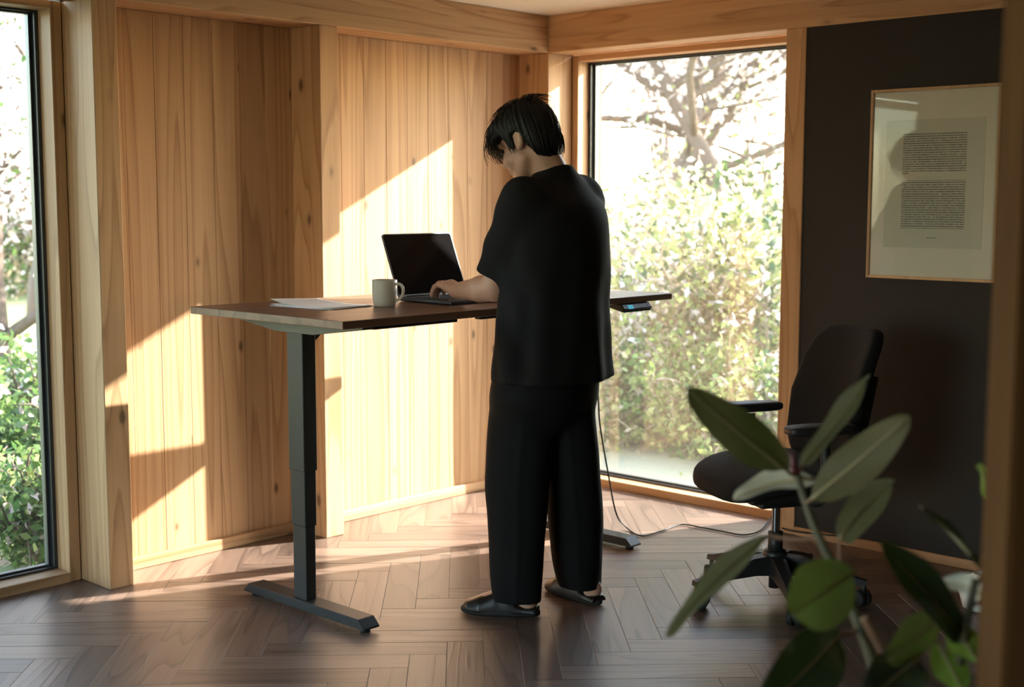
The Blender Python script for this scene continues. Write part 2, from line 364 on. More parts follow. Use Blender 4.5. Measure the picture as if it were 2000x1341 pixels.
# windows
def window(name, label, ax, f0, f1, lo, hi, zlo, zhi, fr, gask, gl, fr_lo=None):
    """ax: axis normal to the pane; lo..hi frame outer extent along the other axis"""
    r = empty(name, (0, 0, 0), label, 'window', kind='structure')
    def bx(nm, a0, a1, d0, d1, z0, z1, mat, bev=.002):
        return box(nm, d0, d1, a0, a1, z0, z1, mat, r, bev) if ax == 0 else box(nm, a0, a1, d0, d1, z0, z1, mat, r, bev)
    tm = 'trim_y' if ax == 0 else 'trim_x'
    bx('jamb', lo, lo+(fr_lo or fr), f0, f1, 0, ZB, 'post'); bx('jamb', hi-fr, hi, f0, f1, 0, ZB, 'post')
    bx('head', lo+fr, hi-fr, f0, f1, zhi, ZB, tm); bx('sill', lo+fr, hi-fr, f0, f1, -.02, zlo, tm)
    a, b = lo+(fr_lo or fr), hi-fr
    for off, t0, t1 in ((0, 0., .45), (.008, .45, 1.)):          # stepped metal glazing profile
        d0 = gl-.03+.05*t0; d1 = gl-.03+.05*t1; q = gask*(.55 if t0 == 0 else 1.)
        bx('glazing_bead', a, a+q, d0, d1, zlo, zhi, 'alu', .001); bx('glazing_bead', b-q, b, d0, d1, zlo, zhi, 'alu', .001)
        bx('glazing_bead', a+q, b-q, d0, d1, zhi-q*.5, zhi, 'alu', .001); bx('glazing_bead', a+q, b-q, d0, d1, zlo, zlo+q*.6, 'alu', .001)
    bx('pane', a+.005, b-.005, gl-.003, gl+.003, zlo+.005, zhi-.005, 'glass', 0)
    return r
window('window_1', 'wide garden window with timber frame beside the knotty post', 1, .20, .34, -4.70, -2.376, .035, 2.064, .043, .026, .318)
window('window_2', 'tall corner window with timber frame overlooking blossom trees', 0, .176, .32, -1.292, 0., .037, 2.061, .038, .026, .285, .065)
# near timber post at the picture's right edge
q = at(1938, 670, 2, 1.40-(670-389)/FPX*1.55)
pc = CAM+ray(1986, 670)*1.55
def near_post():
    # square post, left face edge-on to the view
    o = empty('trim_7', (pc[0], pc[1], 0), 'dark brown timber post close by at the doorway', 'post', kind='structure')
    d1 = RH; d2 = FH; V = []
    for z in (0, ZC):
        for a, b in ((0, 0), (.16, 0), (.16, .09), (0, .09)): V.append((*(pc[:2]+d1[:2]*a+d2[:2]*b), z))
    bm = bmesh.new(); vs_ = [bm.verts.new(v) for v in V]
    for f in ((0, 1, 2, 3), (4, 5, 6, 7), (0, 1, 5, 4), (1, 2, 6, 5), (2, 3, 7, 6), (3, 0, 4, 7)): bm.faces.new([vs_[i] for i in f])
    bmesh.ops.recalc_face_normals(bm, faces=bm.faces); bmesh.ops.bevel(bm, geom=list(bm.edges), offset=.004, segments=2, affect='EDGES')
    bmlink('timber', bm, 'nearpost', o)
near_post()

# ------------------------------------------------------------------ standing desk
DZ = 1.03; DX0, DX1, DY0, DY1 = -2.20, -.507, -1.107, -.29
dk = empty('standing_desk', (-1.345, -.70, 0), 'walnut topped standing desk on black telescopic legs', 'desk')
box('tabletop', DX0, DX1, DY0, DY1, DZ-.025, DZ, 'walnut', dk, .0015)
for s, lx in ((-1, -2.042), (1, -.640)):
    lg = tag(bpy.data.objects.new('leg', None), 'black three stage telescopic column'); COL.objects.link(lg); lg.parent = dk; lg.location = Vector((lx, -.70, 0))-Vector(ORG[dk.name]); ORG[lg.name] = np.array((lx, -.70, 0))
    for nm, hx, hy, z0, z1 in (('upper_section', .028, .043, .49, .97), ('middle_section', .0245, .0395, .30, .50), ('lower_section', .021, .036, .03, .31)):
        box(nm, lx-hx, lx+hx, -.70-hy, -.70+hy, z0, z1, 'black', lg, .004, 2)
    y0, y1 = -1.016, -.42
    ft = prism('foot', [(y0-.028, .014), (y1+.028, .014), (y1+.028, .020), (y1, .047), (y0, .047), (y0-.028, .020)], 0, lx-.034, lx+.034, 'black', dk, .002)
    ORG[ft.name] = np.zeros(3)
    for gy in (y0+.005, y1-.005):
        gd = lathe('glide', [(0, 0), (.017, 0), (.017, .008), (.008, .009), (.008, .018), (0, .018)], 'rubber', dk, (lx, gy, 0), 16)
    prism('support_arm', [(-1.05, 1.005), (-1.05, .990), (-.80, .957), (-.60, .957), (-.355, .990), (-.355, 1.005)], 0, lx-.030 if s < 0 else lx-.02, lx+.02 if s < 0 else lx+.030, 'steelgrey' if s < 0 else 'black', dk, .0015)
    prism('gusset', [(lx+.02*-s, .97), (lx+.10*-s, .97), (lx+.02*-s, .90)], 1, -.715, -.690, 'black', dk, .001)
for y in (-.79, -.62): box('cross_rail', -2.03, -.65, y-.02, y+.02, .975, 1.003, 'black', dk, .002)
box('control_box', -2.02, -1.645, -1.045, -.97, .987, 1.004, 'black', dk, .003)
box('cable_channel', -1.55, -1.20, -1.06, -1.03, .990, 1.004, 'black', dk, .002)
box('bracket', -.79, -.70, -1.085, -1.05, .990, 1.004, 'plast', dk, .002)
# handset
c0 = at(1217, 597, 1, -1.115); c1 = at(1272, 592, 1, -1.115); cx0, cx1 = c0[0], c1[0]
hs = prism('keypad', [(-1.035, 1.004), (-1.105, 1.003), (-1.122, .984), (-1.112, .972), (-1.035, .990)], 0, cx0, cx1, 'plast', dk, .003); ORG[hs.name] = np.zeros(3)
m, t, b = M('turquoise display'); b.inputs['Base Color'].default_value = (0, .05, .06, 1); b.inputs['Emission Color'].default_value = (.05, .55, .75, 1); b.inputs['Emission Strength'].default_value = .8; MAT['teal'] = m
m, t, b = M('turquoise trim'); b.inputs['Base Color'].default_value = (.02, .22, .24, 1); b.inputs['Roughness'].default_value = .25; MAT['tealtrim'] = m
m, t, b = M('key marks'); b.inputs['Base Color'].default_value = (.5, .45, .38, 1); MAT['mark'] = m
box('light_strip', cx0+.004, cx1-.004, -1.1185, -1.1125, .9715, .9765, 'tealtrim', hs, .001)
# face plane of the handset runs from (-1.105,1.003) to (-1.122,.984)
def face(nm, x0, x1, s0, s1, mat):
    p0, p1 = np.array((-1.105, 1.003)), np.array((-1.122, .984)); nrm = np.array((-.75, .66))*.0012
    a, b_ = p0+(p1-p0)*s0+nrm, p0+(p1-p0)*s1+nrm; a2, b2 = a-nrm*1.5, b_-nrm*1.5
    prism(nm, [tuple(a), tuple(b_), tuple(b2), tuple(a2)], 0, x0, x1, mat, hs, 0)
wd = cx1-cx0
for i in range(3):                                   # three blurred digits
    xx = cx0+wd*(.17+.062*i)
    for (sx, ex, s0, s1) in ((0, .045, .30, .38), (0, .045, .58, .66), (0, .045, .84, .92), (.034, .045, .3, .62), (0, .011, .6, .92)): face('digit', xx+wd*sx, xx+wd*ex, s0, s1, 'teal')
for i in range(5): face('key_mark', cx0+wd*(.60+.07*i), cx0+wd*(.617+.07*i), .45, .68, 'mark')

# ------------------------------------------------------------------ laptop, mug, papers
LX0, LX1, LYF, LYH = -1.548, -1.196, -.912, -.645; LZ = DZ
lp = empty('laptop', (-1.37, -.78, LZ), 'open dark grey laptop under the typing hands', 'laptop')
bs = box('base', LX0, LX1, LYF, LYH, LZ+.0015, LZ+.0155, 'lapgrey', lp, .004, 2); ORG[bs.name] = np.zeros(3)
box('trackpad', -1.435, -1.31, LYF+.012, LYF+.09, LZ+.0153, LZ+.0158, 'screen', bs, 0)
for r in range(5):
    nk = 13 if r < 4 else 8
    for k in range(nk):
        w0 = .300/nk; xk = LX0+.026+k*w0; yk = LYF+.105+r*.0225
        if r == 0 and nk == 13 and 3 <= k <= 8:
            if k > 3: continue
            box('key', xk+.001, xk+w0*6-.001, yk, yk+.0195, LZ+.0155, LZ+.0168, 'key', bs, 0); continue
        box('key', xk+.001, xk+w0-.001, yk, yk+.0195, LZ+.0155, LZ+.0168, 'key', bs, 0)
for i in range(2): box('port', LX0-.0005, LX0+.003, LYH-.035-.02*i, LYH-.023-.02*i, LZ+.007, LZ+.010, 'rubber', bs, 0)
ta = math.radians(22); LH = .245
def lidpt(x, s, th): return (x, LYH+.002+math.sin(ta)*s+math.cos(ta)*th, LZ+.0155+math.cos(ta)*s-math.sin(ta)*th)
def slab(nm, x0, x1, s0, s1, t0, t1, mat, par, rad, n=5):
    ol = []
    for cx, cs, a0 in ((x1-rad, s1-rad, 0), (x0+rad, s1-rad, 90), (x0+rad, s0+rad*.3, 180), (x1-rad, s0+rad*.3, 270)):
        for i in range(n+1):
            a = math.radians(a0+90*i/n); rr = rad if a0 < 180 else rad*.3; ol.append((cx+rr*math.cos(a)+(0 if a0 < 180 else (rad-rr)*(-1 if a0 == 180 else 1)), cs+rr*math.sin(a)))
    n_ = len(ol); V = [lidpt(x, s, t0) for x, s in ol]+[lidpt(x, s, t1) for x, s in ol]
    F = [tuple(range(n_)), tuple(range(2*n_-1, n_-1, -1))]+[(i, n_+i, n_+(i+1) % n_, (i+1) % n_) for i in range(n_)]
    o = mesh(nm, V, F, mat, par); return o
ld = slab('lid', LX0, LX1, .0, LH, 0, .006, 'lapgrey', lp, .012); ORG[ld.name] = np.zeros(3)
slab('screen', LX0+.004, LX1-.004, .008, LH-.004, -.0006, .0003, 'screen', ld, .009)
tube('hinge', [(LX0+.04, LYH, LZ+.014), (LX1-.04, LYH, LZ+.014)], .005, 'plast', lp, 10)

mc = at(754.5, 599.5, 2, DZ); mc = mc+np.array([.02, .03, 0])
mg = empty('mug', (mc[0], mc[1], DZ), 'stone coloured ceramic mug standing beside the laptop', 'mug')
R_ = .0435; Hm = .093
lathe('cup', [(0, 0), (.034, 0), (.039, .004), (R_-.002, .02), (R_, .05), (R_, Hm-.002), (R_-.0015, Hm), (R_-.003, Hm-.002), (R_-.004, .05), (R_-.006, .012), (0, .008)], 'mug', mg, (mc[0], mc[1], DZ))
hd_ = RH*.95+FH*-.3; hd_ /= np.linalg.norm(hd_)
hp = catmull([np.array([mc[0], mc[1], DZ])+hd_*a+np.array([0, 0, b_]) for a, b_ in ((R_-.003, .078), (R_+.012, .078), (R_+.023, .068), (R_+.025, .05), (R_+.018, .032), (R_-.002, .02))], 22)
tube('handle', hp, .0052, 'mug', mg, 10)
lathe('coffee', [(0, .070), (R_-.0045, .070)], plain('coffee', (.02, .01, .006), .1), mg, (mc[0], mc[1], DZ))

def sheet(zb, pts, bow, label):
    # paper: bilinear patch of four corners with a bow, thin but two sided
    n = 12; V, F = [], []; P = [np.array((*p, 0)) for p in pts]
    for s in (0, 1):
        for i in range(n+1):
            for j in range(n+1):
                u, v = i/n, j/n; p = P[0]*(1-u)*(1-v)+P[1]*u*(1-v)+P[2]*u*v+P[3]*(1-u)*v
                V.append((p[0], p[1], zb+bow(u, v)+(.0006 if s else 0)))
    k = (n+1)**2
    for i in range(n):
        for j in range(n):
            a = i*(n+1)+j; F.append((a+k, a+n+1+k, a+n+2+k, a+1+k)); F.append((a, a+1, a+n+2, a+n+1))
    r = [i*(n+1) for i in range(n+1)]+[n*(n+1)+j for j in range(1, n+1)]+[i*(n+1)+n for i in range(n-1, -1, -1)]+[j for j in range(n-1, 0, -1)]
    for i in range(len(r)): a, b_ = r[i], r[(i+1) % len(r)]; F.append((a, b_, b_+k, a+k))
    o = mesh('paper_sheet', V, F, 'paper', None, True); tag(o, label, 'paper', 'papers on the desk'); return o
def quad(cx, cy, ang, w_, h_):
    c, s = math.cos(ang), math.sin(ang); return [(cx+c*a-s*b_, cy+s*a+c*b_) for a, b_ in ((-w_/2, -h_/2), (w_/2, -h_/2), (w_/2, h_/2), (-w_/2, h_/2))]
pcx, pcy = -1.875, -.60
sheet(DZ+.0005, quad(pcx, pcy, .10, .21, .297), lambda u, v: 0., 'lowest flat sheet of white paper in the pile on the desk corner')
sheet(DZ+.0015, quad(pcx+.006, pcy-.004, .16, .21, .297), lambda u, v: .0006+.006*max(0, v-.55)**2*4, 'middle sheet of white paper in the pile on the desk')
sheet(DZ+.0028, quad(pcx+.002, pcy+.006, -.02, .21, .297), lambda u, v: .001+.022*max(0, v-.35)**2*2*(1-.5*u), 'top sheet of white paper with a lifted corner')

# ------------------------------------------------------------------ cable
kp = [at(1150, 640, 1, -.85), at(1167, 760, 1, -.85), at(1172, 830, 1, -.86), at(1188, 925, 1, -.88), at(1203, 1000, 1, -.92), at(1222, 1028, 2, .015), at(1252, 1046, 2, .006), at(1290, 1037, 2, .0055), at(1330, 1024, 2, .0055), at(1372, 1030, 2, .0055), at(1410, 1037, 2, .0055), at(1452, 1044, 2, .0055), at(1484, 1036, 2, .006), at(1503, 1015, 2, .012), at(1512, 1002, 2, .012)]
kp[0][2] = max(kp[0][2], .97); kp.append(np.array([-.01, kp[-1][1]-.2, .02])); kp.append(np.array([-.012, kp[-1][1]-.3, .04]))
kp[4][2] = max(kp[4][2], .05)
tag(tube('power_cable', catmull(kp, 150), .0034, 'rubber', None, 8), 'thin black power cable hanging from the desk and trailing across the floor', 'cable')

# ------------------------------------------------------------------ framed print
fy0, fy1, fz0, fz1 = -2.206, -1.689, 1.096, 1.822
pf = empty('framed_print', (0, (fy0+fy1)/2, fz0), 'oak framed page of text hanging on the charcoal wall', 'picture')
fw_ = .011
for nm, a, b_, c, d in (('frame_side', fy0, fy0+fw_, fz0, fz1), ('frame_side', fy1-fw_, fy1, fz0, fz1), ('frame_rail', fy0+fw_, fy1-fw_, fz0, fz0+fw_), ('frame_rail', fy0+fw_, fy1-fw_, fz1-fw_, fz1)): box(nm, -.022, .005, a, b_, c, d, 'oak', pf, .001)
box('mat_board', -.0085, .004, fy0+fw_, fy1-fw_, fz0+fw_, fz1-fw_, 'mat', pf, 0)
sy0, sy1, sz0, sz1 = -2.147, -1.753, 1.217, 1.703
def page_mat():
    m, t, b = M('printed page'); n = N(t); b.inputs['Roughness'].default_value = .8
    tc = n('TexCoord'); sp = n('SeparateXYZ'); n.l(tc.outputs['Object'], sp.inputs[0]); Y, Z = sp.outputs[1], sp.outputs[2]
    def rng(x, a, c): return n.math('MULTIPLY', n.math('GREATER_THAN', x, a), n.math('LESS_THAN', x, c))
    pitch = .0087
    def block(z0, z1, y0=-2.078, y1=-1.824): return n.math('MULTIPLY', rng(Z, z0, z1), rng(Y, y0, y1))
    B = n.math('MAXIMUM', block(1.503, 1.651), block(1.291, 1.474)); B = n.math('MAXIMUM', B, block(1.494, 1.503, -1.850, -1.824))
    B = n.math('MAXIMUM', B, block(1.2515, 1.2575, -1.971, -1.930))
    ph = n.math('FRACT', n.math('DIVIDE', n.math('SUBTRACT', Z, 1.0), pitch)); row = n.math('FLOOR', n.math('DIVIDE', n.math('SUBTRACT', Z, 1.0), pitch))
    line = rng(ph, .25, .72)
    cb = n('CombineXYZ'); n.l(n.math('MULTIPLY', Y, 420.), cb.inputs[0]); n.l(n.math('MULTIPLY', row, 7.3), cb.inputs[1])
    nz = n('TexNoise'); nz.inputs['Scale'].default_value = 1; nz.inputs['Detail'].default_value = 1; n.l(cb.outputs[0], nz.inputs['Vector'])
    wv = n.ramp(nz.outputs['Fac'], [(.34, 0.), (.46, 1.)])
    ink = n.math('MULTIPLY', n.math('MULTIPLY', B, line), wv)
    n.l(n.mix(n.math('MULTIPLY', ink, .85), (.76, .645, .535), (.10, .085, .075)), b.inputs['Base Color']); return m
pg = box('printed_page', -.0105, -.0075, sy0, sy1, sz0, sz1, page_mat(), pf, 0)
pg.location = -Vector(ORG[pf.name])
for v in pg.data.vertices: pass
box('glass', -.016, -.014, fy0+fw_*.6, fy1-fw_*.6, fz0+fw_*.6, fz1-fw_*.6, 'glass2', pf, 0)

# ------------------------------------------------------------------ office chair (local frame: +y is the sitter's front)
CH = (-.833, -1.802, 0); CR = math.radians(150-90)
ch = empty('office_chair', CH, 'charcoal swivel office chair with armrests and five star base', 'chair', CR)
L = dict(parent=ch, local=True)
def superell(name, c, r, e1_, e2_, mat, parent, fn=None, nu=36, nv=20):
    V, F = [], []; sg = lambda x, e: math.copysign(abs(x)**e, x)
    for j in range(nv+1):
        ph = -math.pi/2+math.pi*j/nv
        for i in range(nu):
            th = 2*math.pi*i/nu
            p = np.array([r[0]*sg(math.cos(ph), e1_)*sg(math.cos(th), e2_), r[1]*sg(math.cos(ph), e1_)*sg(math.sin(th), e2_), r[2]*sg(math.sin(ph), e1_)])
            if fn: p = fn(p)
            V.append(p+np.array(c))
    for j in range(nv):
        for i in range(nu): F.append((j*nu+i, j*nu+(i+1) % nu, (j+1)*nu+(i+1) % nu, (j+1)*nu+i))
    me = bpy.data.meshes.new(name); me.from_pydata([tuple(v) for v in V], [], F)
    bm = bmesh.new(); bm.from_mesh(me); bmesh.ops.remove_doubles(bm, verts=bm.verts, dist=1e-5); bpy.data.meshes.remove(me)
    return bmlink(name, bm, mat, parent, True, True)
def seatfn(p):
    x, y, z = p; t = max(0, (y-.02)/.24); z = z-.045*t**2.2+.012*(x/.25)**2*(1-t); x *= 1-.10*max(0, -y/.25); return np.array([x, y, z])
superell('seat', (0, .01, .455), (.25, .25, .047), .55, .55, 'seat', ch, seatfn)
box('seat_pan', -.20, .20, -.19, .20, .392, .425, 'plast', **L, bev=.012, seg=3)
box('mechanism', -.08, .08, -.16, .10, .345, .395, 'plast', **L, bev=.012, seg=3)
rec = math.radians(11)
def backfn(p):
    x, y, z = p; f = (z+.27)/.54; x *= .80+.30*math.sin(math.pi*min(1, max(0, .12+.55*(1-f)))) if f > .0 else 1
    y += .22*x*x/.22 + .045*math.sin(math.pi*f)*1.0
    y2 = y*math.cos(rec)-z*math.sin(rec); z2 = y*math.sin(rec)+z*math.cos(rec); return np.array([x, y2, z2])
superell('backrest', (0, -.275, .695), (.200, .034, .265), .35, .45, 'seat', ch, backfn)
tube('back_upright', catmull([(0, -.10, .37), (0, -.24, .385), (0, -.30, .47), (0, -.335, .62), (0, -.37, .78)], 20), np.linspace(.030, .022, 20), 'plast', **L, sides=10)
for s in (-1, 1):
    am = tag(bpy.data.objects.new('armrest', None)); COL.objects.link(am); am.parent = ch; am.location = (0, 0, 0)
    tube('arm_post', catmull([(s*.16, -.02, .395), (s*.235, -.03, .40), (s*.262, -.035, .46), (s*.262, -.03, .62)], 20), .017, 'plast', am, 10, True)
    pd = superell('arm_pad', (s*.255, -.02, .648), (.043, .128, .018), .5, .45, 'plast', am)
lathe('gas_cylinder', [(0, .16), (.026, .16), (.026, .245), (.0145, .247), (.0145, .35), (0, .35)], 'plast', ch, (0, 0, 0), 20, True)
lathe('piston', [(.0150, .246), (.0150, .348)], 'chrome', ch, (0, 0, 0), 20, True)
lathe('hub', [(0, .045), (.020, .045), (.020, .10), (.036, .105), (.042, .17), (.036, .18), (0, .18)], 'plast', ch, (0, 0, 0), 24, True)
for k in range(5):
    a = math.radians(8+72*k)-CR; d = np.array([math.cos(a), math.sin(a), 0]); e = np.array([-d[1], d[0], 0])
    V, F = [], []
    for (r, hw, zt, zb) in ((.02, .030, .165, .095), (.09, .028, .160, .100), (.20, .022, .130, .092), (.285, .018, .102, .080), (.315, .016, .096, .078)):
        for hx, z in ((-hw, zb), (hw, zb), (hw*.8, zt), (-hw*.8, zt)): V.append(d*r+e*hx+np.array([0, 0, z]))
    for i in range(4):
        for j in range(4): F.append((i*4+j, i*4+(j+1) % 4, i*4+4+(j+1) % 4, i*4+4+j))
    F += [(3, 2, 1, 0), (16, 17, 18, 19)]
    sp_ = mesh('base_arm', V, F, 'plast', ch, False, True)
    cp = d*.305; sw = a+.9
    cs = tag(bpy.data.objects.new('caster', None)); COL.objects.link(cs); cs.parent = ch; cs.location = (0, 0, 0)
    tube('caster_stem', [cp+np.array([0, 0, .05]), cp+np.array([0, 0, .085])], .008, 'plast', cs, 10, True)
    ax = np.array([math.cos(sw), math.sin(sw), 0]); ctr = cp+np.array([-ax[1], ax[0], 0])*.014+np.array([0, 0, .030])
    for s in (-1, 1):
        tube('wheel', [ctr+ax*s*.006, ctr+ax*s*.008, ctr+ax*s*.024, ctr+ax*s*.027], (.028, .030, .030, .025), 'rubber', cs, 24, True)
    tube('caster_hood', [ctr+ax*-.010+np.array([0, 0, .006]), ctr+ax*.010+np.array([0, 0, .006])], .026, 'plast', cs, 20, True)
tube('lever', [(.10, .02, .372), (.24, .03, .365)], .006, 'plast', **L)

# ------------------------------------------------------------------ implicit surfaces -> one continuous mesh each
def smin(a, b, k):
    h = np.clip(.5+.5*(b-a)/k, 0, 1); return b+(a-b)*h-k*h*(1-h)
def smax(a, b, k): return -smin(-a, -b, k)
def rcone(a, b, r1, r2):
    a, b = np.array(a, float), np.array(b, float); d = b-a; L2 = d@d
    def f(P):
        t = np.clip((P-a)@d/L2, 0, 1); return np.linalg.norm(P-a-t[:, None]*d, axis=1)-(r1+(r2-r1)*t)
    return f
def ellip(c, r, A=None):
    c, r = np.array(c, float), np.array(r, float); A = np.eye(3) if A is None else np.array(A)   # rows: local axes
    def f(P):
        q = (P-c)@A.T; k0 = np.linalg.norm(q/r, axis=1); k1 = np.linalg.norm(q/(r*r), axis=1)+1e-9; return k0*(k0-1)/k1
    return f
def loft(S, X, Y, n=2.0, wr=None):
    """S rows: z, cx, cy, a, b ; X, Y horizontal unit axes of the section"""
    S = np.array(sorted(map(tuple, S))); T = catmull(S, 80); T = T[np.argsort(T[:, 0])]; X, Y = np.array(X), np.array(Y)
    def f(P):
        z = P[:, 2]; cx, cy, a, b = [np.interp(z, T[:, 0], T[:, i]) for i in (1, 2, 3, 4)]
        dx, dy = P[:, 0]-cx, P[:, 1]-cy; u = dx*X[0]+dy*X[1]; v = dx*Y[0]+dy*Y[1]
        g_ = (np.abs(u/a)**n+np.abs(v/b)**n+1e-12)**(1/n); d = (g_-1)*np.minimum(a, b)
        if wr is not None: d = d+wr(P, np.arctan2(v/b, u/a))
        return np.maximum(d, np.maximum(S[0, 0]-z, z-S[-1, 0]))
    return f
def uni(fs, k):
    def f(P):
        d = fs[0](P)
        for g_ in fs[1:]: d = smin(d, g_(P), k)
        return d
    return f
def surfnet(f, lo, hi, h):
    lo, hi = np.array(lo, float), np.array(hi, float); B = 8
    nb = np.ceil((hi-lo)/(h*B)).astype(int); n = nb*B+1
    G = np.full(n, 9., np.float32)
    ci = np.stack(np.meshgrid(*[np.arange(k) for k in nb], indexing='ij'), -1).reshape(-1, 3)
    dc = f(lo+(ci*B+B/2)*h); act = ci[np.abs(dc) < h*B*1.9]
    loc = np.stack(np.meshgrid(*[np.arange(B+1)]*3, indexing='ij'), -1).reshape(-1, 3)
    for s in range(0, len(act), 600):
        idx = (act[s:s+600, None, :]*B+loc[None]).reshape(-1, 3); G[idx[:, 0], idx[:, 1], idx[:, 2]] = f(lo+idx*h)
    ins = G < 0
    # far inside blocks were never filled: mark them inside through their centre
    inn = ci[(dc < 0) & (np.abs(dc) >= h*B*1.9)]
    for b_ in inn:
        x, y, z = b_*B; sub = G[x:x+B+1, y:y+B+1, z:z+B+1]; sub[sub > 8.5] = -9
    ins = G < 0
    c8 = [ins[i:n[0]-1+i, j:n[1]-1+j, k:n[2]-1+k] for i in (0, 1) for j in (0, 1) for k in (0, 1)]
    sm = sum(c.astype(np.int8) for c in c8); cells = np.argwhere((sm > 0) & (sm < 8))
    val = np.stack([G[cells[:, 0]+i, cells[:, 1]+j, cells[:, 2]+k] for i in (0, 1) for j in (0, 1) for k in (0, 1)], 1).astype(float)
    off = np.array([(i, j, k) for i in (0, 1) for j in (0, 1) for k in (0, 1)], float)
    acc = np.zeros((len(cells), 3)); cnt_ = np.zeros(len(cells))
    for a in range(8):
        for b_ in range(a+1, 8):
            if np.abs(off[a]-off[b_]).sum() != 1: continue
            va, vb = val[:, a], val[:, b_]; m_ = (va < 0) != (vb < 0); t = np.where(m_, va/np.where(m_, va-vb, 1), 0)
            acc += np.where(m_[:, None], off[a]+(off[b_]-off[a])*t[:, None], 0); cnt_ += m_
    V = lo+(cells+acc/np.maximum(cnt_, 1)[:, None])*h
    ID = np.full(n-1, -1, np.int32); ID[cells[:, 0], cells[:, 1], cells[:, 2]] = np.arange(len(cells))
    F = []
    for ax in range(3):
        o1, o2 = [(1, 2), (2, 0), (0, 1)][ax]
        sl0 = [slice(0, n[0]-1), slice(0, n[1]-1), slice(0, n[2]-1)]
        a = ins[tuple(slice(0, n[i]-1) for i in range(3))]
        s1 = [slice(0, n[i]-1) for i in range(3)]; s1[ax] = slice(1, n[ax]); b_ = ins[tuple(s1)]
        e = np.argwhere(a != b_); e = e[(e[:, o1] > 0) & (e[:, o2] > 0)]
        d1 = np.zeros(3, int); d1[o1] = 1; d2 = np.zeros(3, int); d2[o2] = 1
        q_ = [ID[tuple((e-k).T)] for k in (d1+d2, d2, np.zeros(3, int), d1)]
        q_ = np.stack([q_[0], q_[1], q_[2], q_[3]], 1); fl_ = a[tuple(e.T)]
        q_[~fl_] = q_[~fl_][:, ::-1]; F.append(q_[(q_ >= 0).all(1)])
    return V, np.concatenate(F)
def skinmesh(name, V, F, mat, parent):
    me = bpy.data.meshes.new(name); me.vertices.add(len(V)); me.vertices.foreach_set('co', V.astype(np.float32).ravel())
    me.loops.add(F.size); me.loops.foreach_set('vertex_index', F.astype(np.int32).ravel())
    me.polygons.add(len(F)); me.polygons.foreach_set('loop_start', np.arange(0, F.size, 4, dtype=np.int32))
    me.update(calc_edges=True); me.validate(); me.shade_smooth(); return link(name, me, mat, parent)

# ------------------------------------------------------------------ person at the desk
PF = np.array([math.cos(math.radians(97)), math.sin(math.radians(97)), 0]); PR = np.array([PF[1], -PF[0], 0]); PZ = np.array([0, 0, 1.])
ps = empty('person', (-1.43, -1.28, 0), 'person in black t-shirt and wide trousers typing at the standing desk', 'person')
ka, kb = abs(PR@RH), abs(PF@RH)
def sect(v, l, r, hd, ratio):           # section whose outline spans l..r when seen from the viewpoint
    c = ath((l+r)/2, v, hd); w_ = (r-l)/2*hd/FPX*1.0; b_ = w_/math.hypot(ratio*ka, kb); return (c[2], c[0], c[1], ratio*b_, b_)
HD = 4.395
torso = [sect(760, 960, 1196, HD, 1.45), sect(735, 961, 1195, HD, 1.45), sect(700, 964, 1193, HD, 1.45), sect(644, 971, 1190, HD, 1.45), sect(580, 975, 1188, HD, 1.45), sect(520, 980, 1189, HD+.005, 1.47), sect(460, 985, 1189, HD+.015, 1.50), sect(425, 987, 1186, HD+.02, 1.6), sect(398, 992, 1178, HD+.03, 1.75), sect(375, 1008, 1160, HD+.035, 1.95), sect(355, 1035, 1140, HD+.04, 1.9), sect(340, 1052, 1126, HD+.045, 1.5), sect(331, 1060, 1118, HD+.05, 1.3)]
hemz = ath(1080, 737, HD)[2]
def wr1(P, th):
    z = P[:, 2]; f = np.clip((1.35-z)/.5, 0, 1)
    return f*(.0045*np.sin(7*th+3*z+.7)+.003*np.sin(11*th-5*z)+.0035*np.sin(17*z+3*th))+.0025*np.sin(31*z+5*th+2*np.sin(2*th))*f
SHc = ath(1083, 388, HD+.03); SL = SHc-PR*.182+PF*.01-PZ*.008; SR = SHc+PR*.180+PF*.015
EL = np.array([-1.592, -1.165, 1.105]); ER = np.array([-1.16, -1.115, 1.11])
def sleeve(S, E_, hem_p, hem_n, r1, r2):
    tip = S+(E_-S)*1.0; c1 = rcone(S, tip, r1, r2); hem_n = hem_n/np.linalg.norm(hem_n); ax = (tip-S)/np.linalg.norm(tip-S)
    def f(P):
        t = (P-S)@ax
        d = c1(P)+.0025*np.sin(t*55+6*(P@PR))+.002*np.sin(t*34+9*P[:, 2])
        return smax(d, (P-hem_p)@hem_n, .006)
    return f
axL = (EL-SL)/np.linalg.norm(EL-SL); hemL = ath(956, 543, 4.33); hemL = SL+axL*min(.30, max(.2, (hemL-SL)@axL))
axR = (ER-SR)/np.linalg.norm(ER-SR); hemR = SR+axR*.245
tb = loft(torso, PR, PF, 2.25, wr1)
slL = sleeve(SL+PR*.012, EL, hemL, axL+np.array([0, 0, -.25])-.15*PR, .076, .077); slR = sleeve(SR, ER, hemR, axR, .078, .068)
NB = ath(1084, 341, HD+.045)          # neck base
coll_n = (PZ+PF*.42); coll_n /= np.linalg.norm(coll_n)
def collar(P):
    q_ = P-(NB+PF*.012-PZ*.006); h_ = q_@coll_n; pl = q_-h_[:, None]*coll_n; x = pl@PR; y = np.linalg.norm(pl-np.outer(x, PR), axis=1)
    rr = np.hypot(x/.072, y/.070); return np.hypot((rr-1)*.07, h_*.62)-.0085
trap = uni([rcone(NB-PZ*.030+PF*.01, NB-PZ*.12, .066, .125), rcone(NB-PZ*.050-PR*.02, SL-PZ*.008, .060, .052), rcone(NB-PZ*.042+PR*.02, SR+PZ*.008, .060, .060)], .03)
